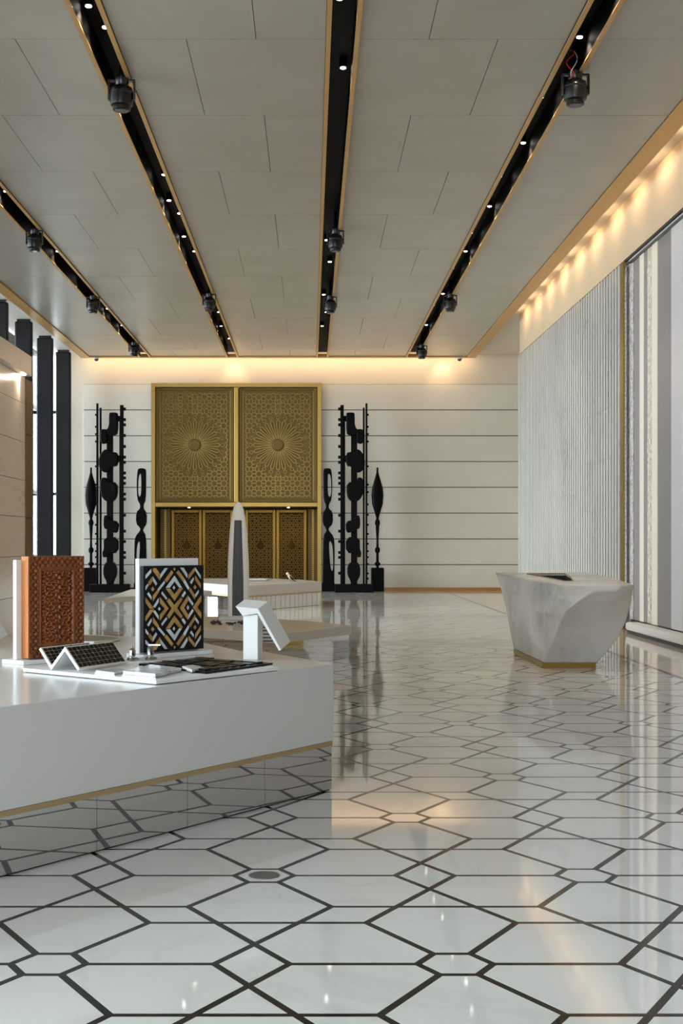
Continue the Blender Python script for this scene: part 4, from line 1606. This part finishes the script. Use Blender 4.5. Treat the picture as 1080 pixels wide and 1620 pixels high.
# ------------------------------------------------------------------ white leaning-slab stand
def leaning_stand(px, py, sc, lab, zbase=ZT, yaw=0.0):
    g = gp(px, py, zbase)
    t = thing('leaning_stand', (g.x, g.y, zbase), lab, 'display stand', 'white leaning slab stands')
    ca, sa = math.cos(yaw), math.sin(yaw)
    m2 = lambda x, y, z: (g.x + (x * ca - y * sa) * sc, g.y + (x * sa + y * ca) * sc, zbase + z * sc)
    ux, uy = (.93, .36), (-.36, .93)
    mb = MB()
    for z in (.0008, .285):
        mb.v += [m2(x, y, z) for x, y in ((-.090, .02), (.002, .0), (.030, .07), (-.065, .095))]
    mb.f = [(3, 2, 1, 0), (4, 5, 6, 7), (0, 1, 5, 4), (1, 2, 6, 5), (2, 3, 7, 6), (3, 0, 4, 7)]
    mb.build('column', 'white_matte', t, bev=.002)
    # slab: profile in x-z (leaning), extruded back along y
    mb = MB()
    head = [(-.138, .335, -.01), (.004, .320, -.02), (.004, .292, -.02), (-.092, .275, -.01)]
    back = [(-.085, .374, .15), (.060, .360, .13), (.06, .33, .13), (-.05, .31, .15)]
    mb.v = [m2(x, y, z) for x, z, y in head] + [m2(x, y, z) for x, z, y in back]
    mb.f = [(0, 1, 2, 3), (7, 6, 5, 4), (0, 4, 5, 1), (1, 5, 6, 2), (2, 6, 7, 3), (3, 7, 4, 0)]
    mb.build('head', 'white_matte', t, bev=.002)
    mb = MB()
    fr_ = [(.006, .320, -.021), (.150, .064, -.021), (.135, .058, -.021), (-.012, .312, -.021)]
    bk_ = [(.062, .361, .13), (.206, .106, .13), (.190, .098, .13), (.045, .350, .13)]
    mb.v = [m2(x, y, z) for x, z, y in fr_] + [m2(x, y, z) for x, z, y in bk_]
    mb.f = [(0, 1, 2, 3), (7, 6, 5, 4), (0, 4, 5, 1), (1, 5, 6, 2), (2, 6, 7, 3), (3, 7, 4, 0)]
    mb.build('leaning_slab', 'white_matte', t, bev=.002)
    if sc > .9:
        for k in range(5):
            zc = .20 - k * .022
            xs = .045 + k * .0105
            mb = MB()
            mb.v = [m2(x, y, z) for z in (zc - .004, zc + .004) for x, y in ((.031, .074), (xs + .008, .074), (xs + .008, .08), (.031, .08))]
            mb.f = [(3, 2, 1, 0), (4, 5, 6, 7), (0, 1, 5, 4), (1, 2, 6, 5), (2, 3, 7, 6), (3, 0, 4, 7)]
            mb.build('louvre', 'black_gloss', t)


leaning_stand(407, 1044, 1.0, 'white column with a slanting slab at the right end of the foreground counter')
leaning_stand(292, 1018, .72, 'white slanting stand mostly hidden behind the black inlay panel', .742)
leaning_stand(-24, 1022, .72, 'white slanting stand at the left edge beside the marble wall', .742)

# ------------------------------------------------------------------ dish on the second counter
dsh = thing('round_dish', (-1.86, 10.22, .742), 'round speckled olive-brown disc on the rear counter behind the wood panel', 'dish')
last = MB().lathe([(.36, .0008), (.38, .012), (.375, .018), (0, .018)], (0, 0), 40).build('disc', 'dish', dsh)
last.data.transform(Matrix.Translation((-1.86, 10.22, .742)))
last = MB().lathe([(.385, .0006), (.395, .010), (.384, .020), (.380, .012)], (-1.86, 10.22), 40, cap=False).build('rim', 'counter_white', dsh)
last.data.transform(Matrix.Translation((0, 0, .742)))
g = gp(139, 1021, .742)
lb = thing('white_label_block', (g.x, g.y, .742), 'small white block in front of the round disc', 'block')
MB().box((g.x - .04, g.x + .05), (g.y - .015, g.y + .015), (.7428, .772)).build('block', 'white_panel', lb, bev=.002)
MB().box((g.x - .044, g.x + .054), (g.y - .02, g.y + .02), (.7424, .7427)).build('felt_pad', 'joint_dark', lb)

# ================================================================== CEILING LIGHTS
def track_head(x, y, z, lab, sc=1.0, tilt=0.0):
    t = thing('track_spotlight', (x, y, z), lab, 'spotlight', 'black spotlights hanging from the ceiling slots')
    dz = 7.5 - z
    MB().lathe([(.03, .16), (.03, dz - .002)], n=12).build('stem', 'lamp_black', t)
    MB().lathe([(.075, .14), (.085, .16), (.085, .24), (.06, .26)], n=20).build('swivel', 'lamp_black', t, smooth=True)
    MB().lathe([(.105, -.12), (.135, -.10), (.14, -.06), (.14, .06), (.125, .11), (.08, .14)], n=24).build('housing', 'lamp_black', t, smooth=True)
    MB().lathe([(.14, .035), (.146, .04), (.146, .055), (.14, .06)], n=24, cap=False).build('band', 'lens', t)
    MB().lathe([(.100, -.165), (.108, -.16), (.108, -.12), (.09, -.118)], n=24).build('lens_barrel', 'lamp_black', t, smooth=True)
    MB().lathe([(.085, -.172), (.09, -.166), (.06, -.1655), (.0, -.1655)], n=20).build('lens', 'lens', t)
    for sg in (-1, 1):
        MB().box((sg * .155 - .012, sg * .155 + .012), (-.035, .035), (-.04, .19)).build('yoke_arm', 'lamp_black', t, bev=.004)
    MB().box((-.167, .167), (-.03, .03), (.19, .21)).build('yoke_bridge', 'lamp_black', t, bev=.004)
    M = Matrix.Translation((x, y, z)) @ Matrix.Diagonal((sc, sc, 1, 1))
    for c in t.children: c.data.transform(M)
    spot('track_lamp', (x, y, z - .2), (x + .4, y - 1.0, 0), 160, 50, WARM2, .8, .05)
    return t


HEADS = [(SLOTS[3] + .10, 16.05, 'black spotlight nearest the viewer in the rightmost ceiling slot, with loose red wire'),
         (SLOTS[3] + .10, 30.4, 'middle black spotlight in the rightmost ceiling slot'),
         (SLOTS[3] + .10, 38.2, 'black spotlight at the far end of the rightmost ceiling slot'),
         (SLOTS[2] + .09, 24.1, 'nearer black spotlight in the third ceiling slot, above the golden screens'),
         (SLOTS[2] + .09, 30.6, 'farther black spotlight in the third ceiling slot'),
         (SLOTS[1] + .08, 16.25, 'black spotlight nearest the viewer in the second ceiling slot'),
         (SLOTS[1] + .08, 30.3, 'black spotlight near the far end of the second ceiling slot'),
         (SLOTS[0] + .06, 24.1, 'black spotlight nearest the viewer in the leftmost ceiling slot'),
         (SLOTS[0] + .06, 30.6, 'middle black spotlight in the leftmost ceiling slot'),
         (SLOTS[0] + .06, 37.7, 'black spotlight at the far end of the leftmost ceiling slot')]
for x, y, lab in HEADS:
    th_ = track_head(x, y, 6.95, lab, 1.0 if y < 20 else .92)
    if 'red wire' in lab: first_head = th_
# loose red wire on the first one
pts = []
for k in range(25):
    a = k / 24
    pts.append((SLOTS[3] + .02 + .05 * math.sin(a * 9.5), 15.95 + .03 * math.cos(a * 8), 7.44 - .36 * a))
o = MB().tube(pts, .008, 6).build('loose_wire', 'wire_red', first_head)
o['label'] = 'loose red wire loop'
pts = [(SLOTS[3] + .06 + .04 * math.sin(k / 10 * 5), 15.93, 7.40 - .03 * k) for k in range(11)]
o = MB().tube(pts, .006, 6).build('loose_wire', 'wire_white', first_head)
o['label'] = 'loose pale wire'

# small downlights inside the slots
dl_me = None
SLN = ('leftmost', 'second', 'third', 'rightmost')
DL = [[22.3, 25.2, 26.9, 29.6, 33.5, 34.6, 36.1], [14.6, 15.2, 17.6, 21.3, 22.9, 23.8, 25.6, 26.9, 31.9, 34.0, 36.2, 38.4],
      [14.4, 16.5, 25.9, 27.9, 31.6, 34.0, 36.2], [14.1, 15.5, 17.6, 19.6, 21.4, 23.3, 25.3, 26.9, 28.6, 31.5, 33.0, 36.0]]
for k, x in enumerate(SLOTS):
    for i, y in enumerate(DL[k]):
        t = thing('recessed_downlight', (x, y, 7.49), 'small lit downlight deep inside the %s black ceiling slot' % SLN[k],
                  'downlight', 'downlights in the %s slot' % SLN[k])
        xo = x + (.04 if i % 2 else -.05)
        MB().lathe([(.05, 7.40), (.05, 7.499)], (xo, y), 14).build('can', 'lamp_black', t)
        MB().lathe([(.034, 7.391), (.034, 7.3985)], (xo, y), 14).build('lamp', 'lit', t)
        spot('downlight_beam', (xo, y, 7.38), (xo, y, 0), 34, 120, WARM2, .7, .03)
# dome cameras at the ceiling's far corners
for px, lab in ((152, 'small white dome camera at the far left corner of the ceiling'), (727, 'small white dome camera at the far right corner of the ceiling')):
    x_ = (px - 491) / 2100 * 40.7
    t = thing('dome_camera', (x_, 40.75, 7.17), lab, 'camera', 'dome cameras')
    MB().lathe([(.08, 7.12), (.08, 7.169)], (x_, 40.75), 18).build('mount', 'white_panel', t)
    MB().lathe([(.01, 7.06), (.04, 7.07), (.062, 7.09), (.068, 7.119)], (x_, 40.75), 18).build('dome', 'lens', t, smooth=True)
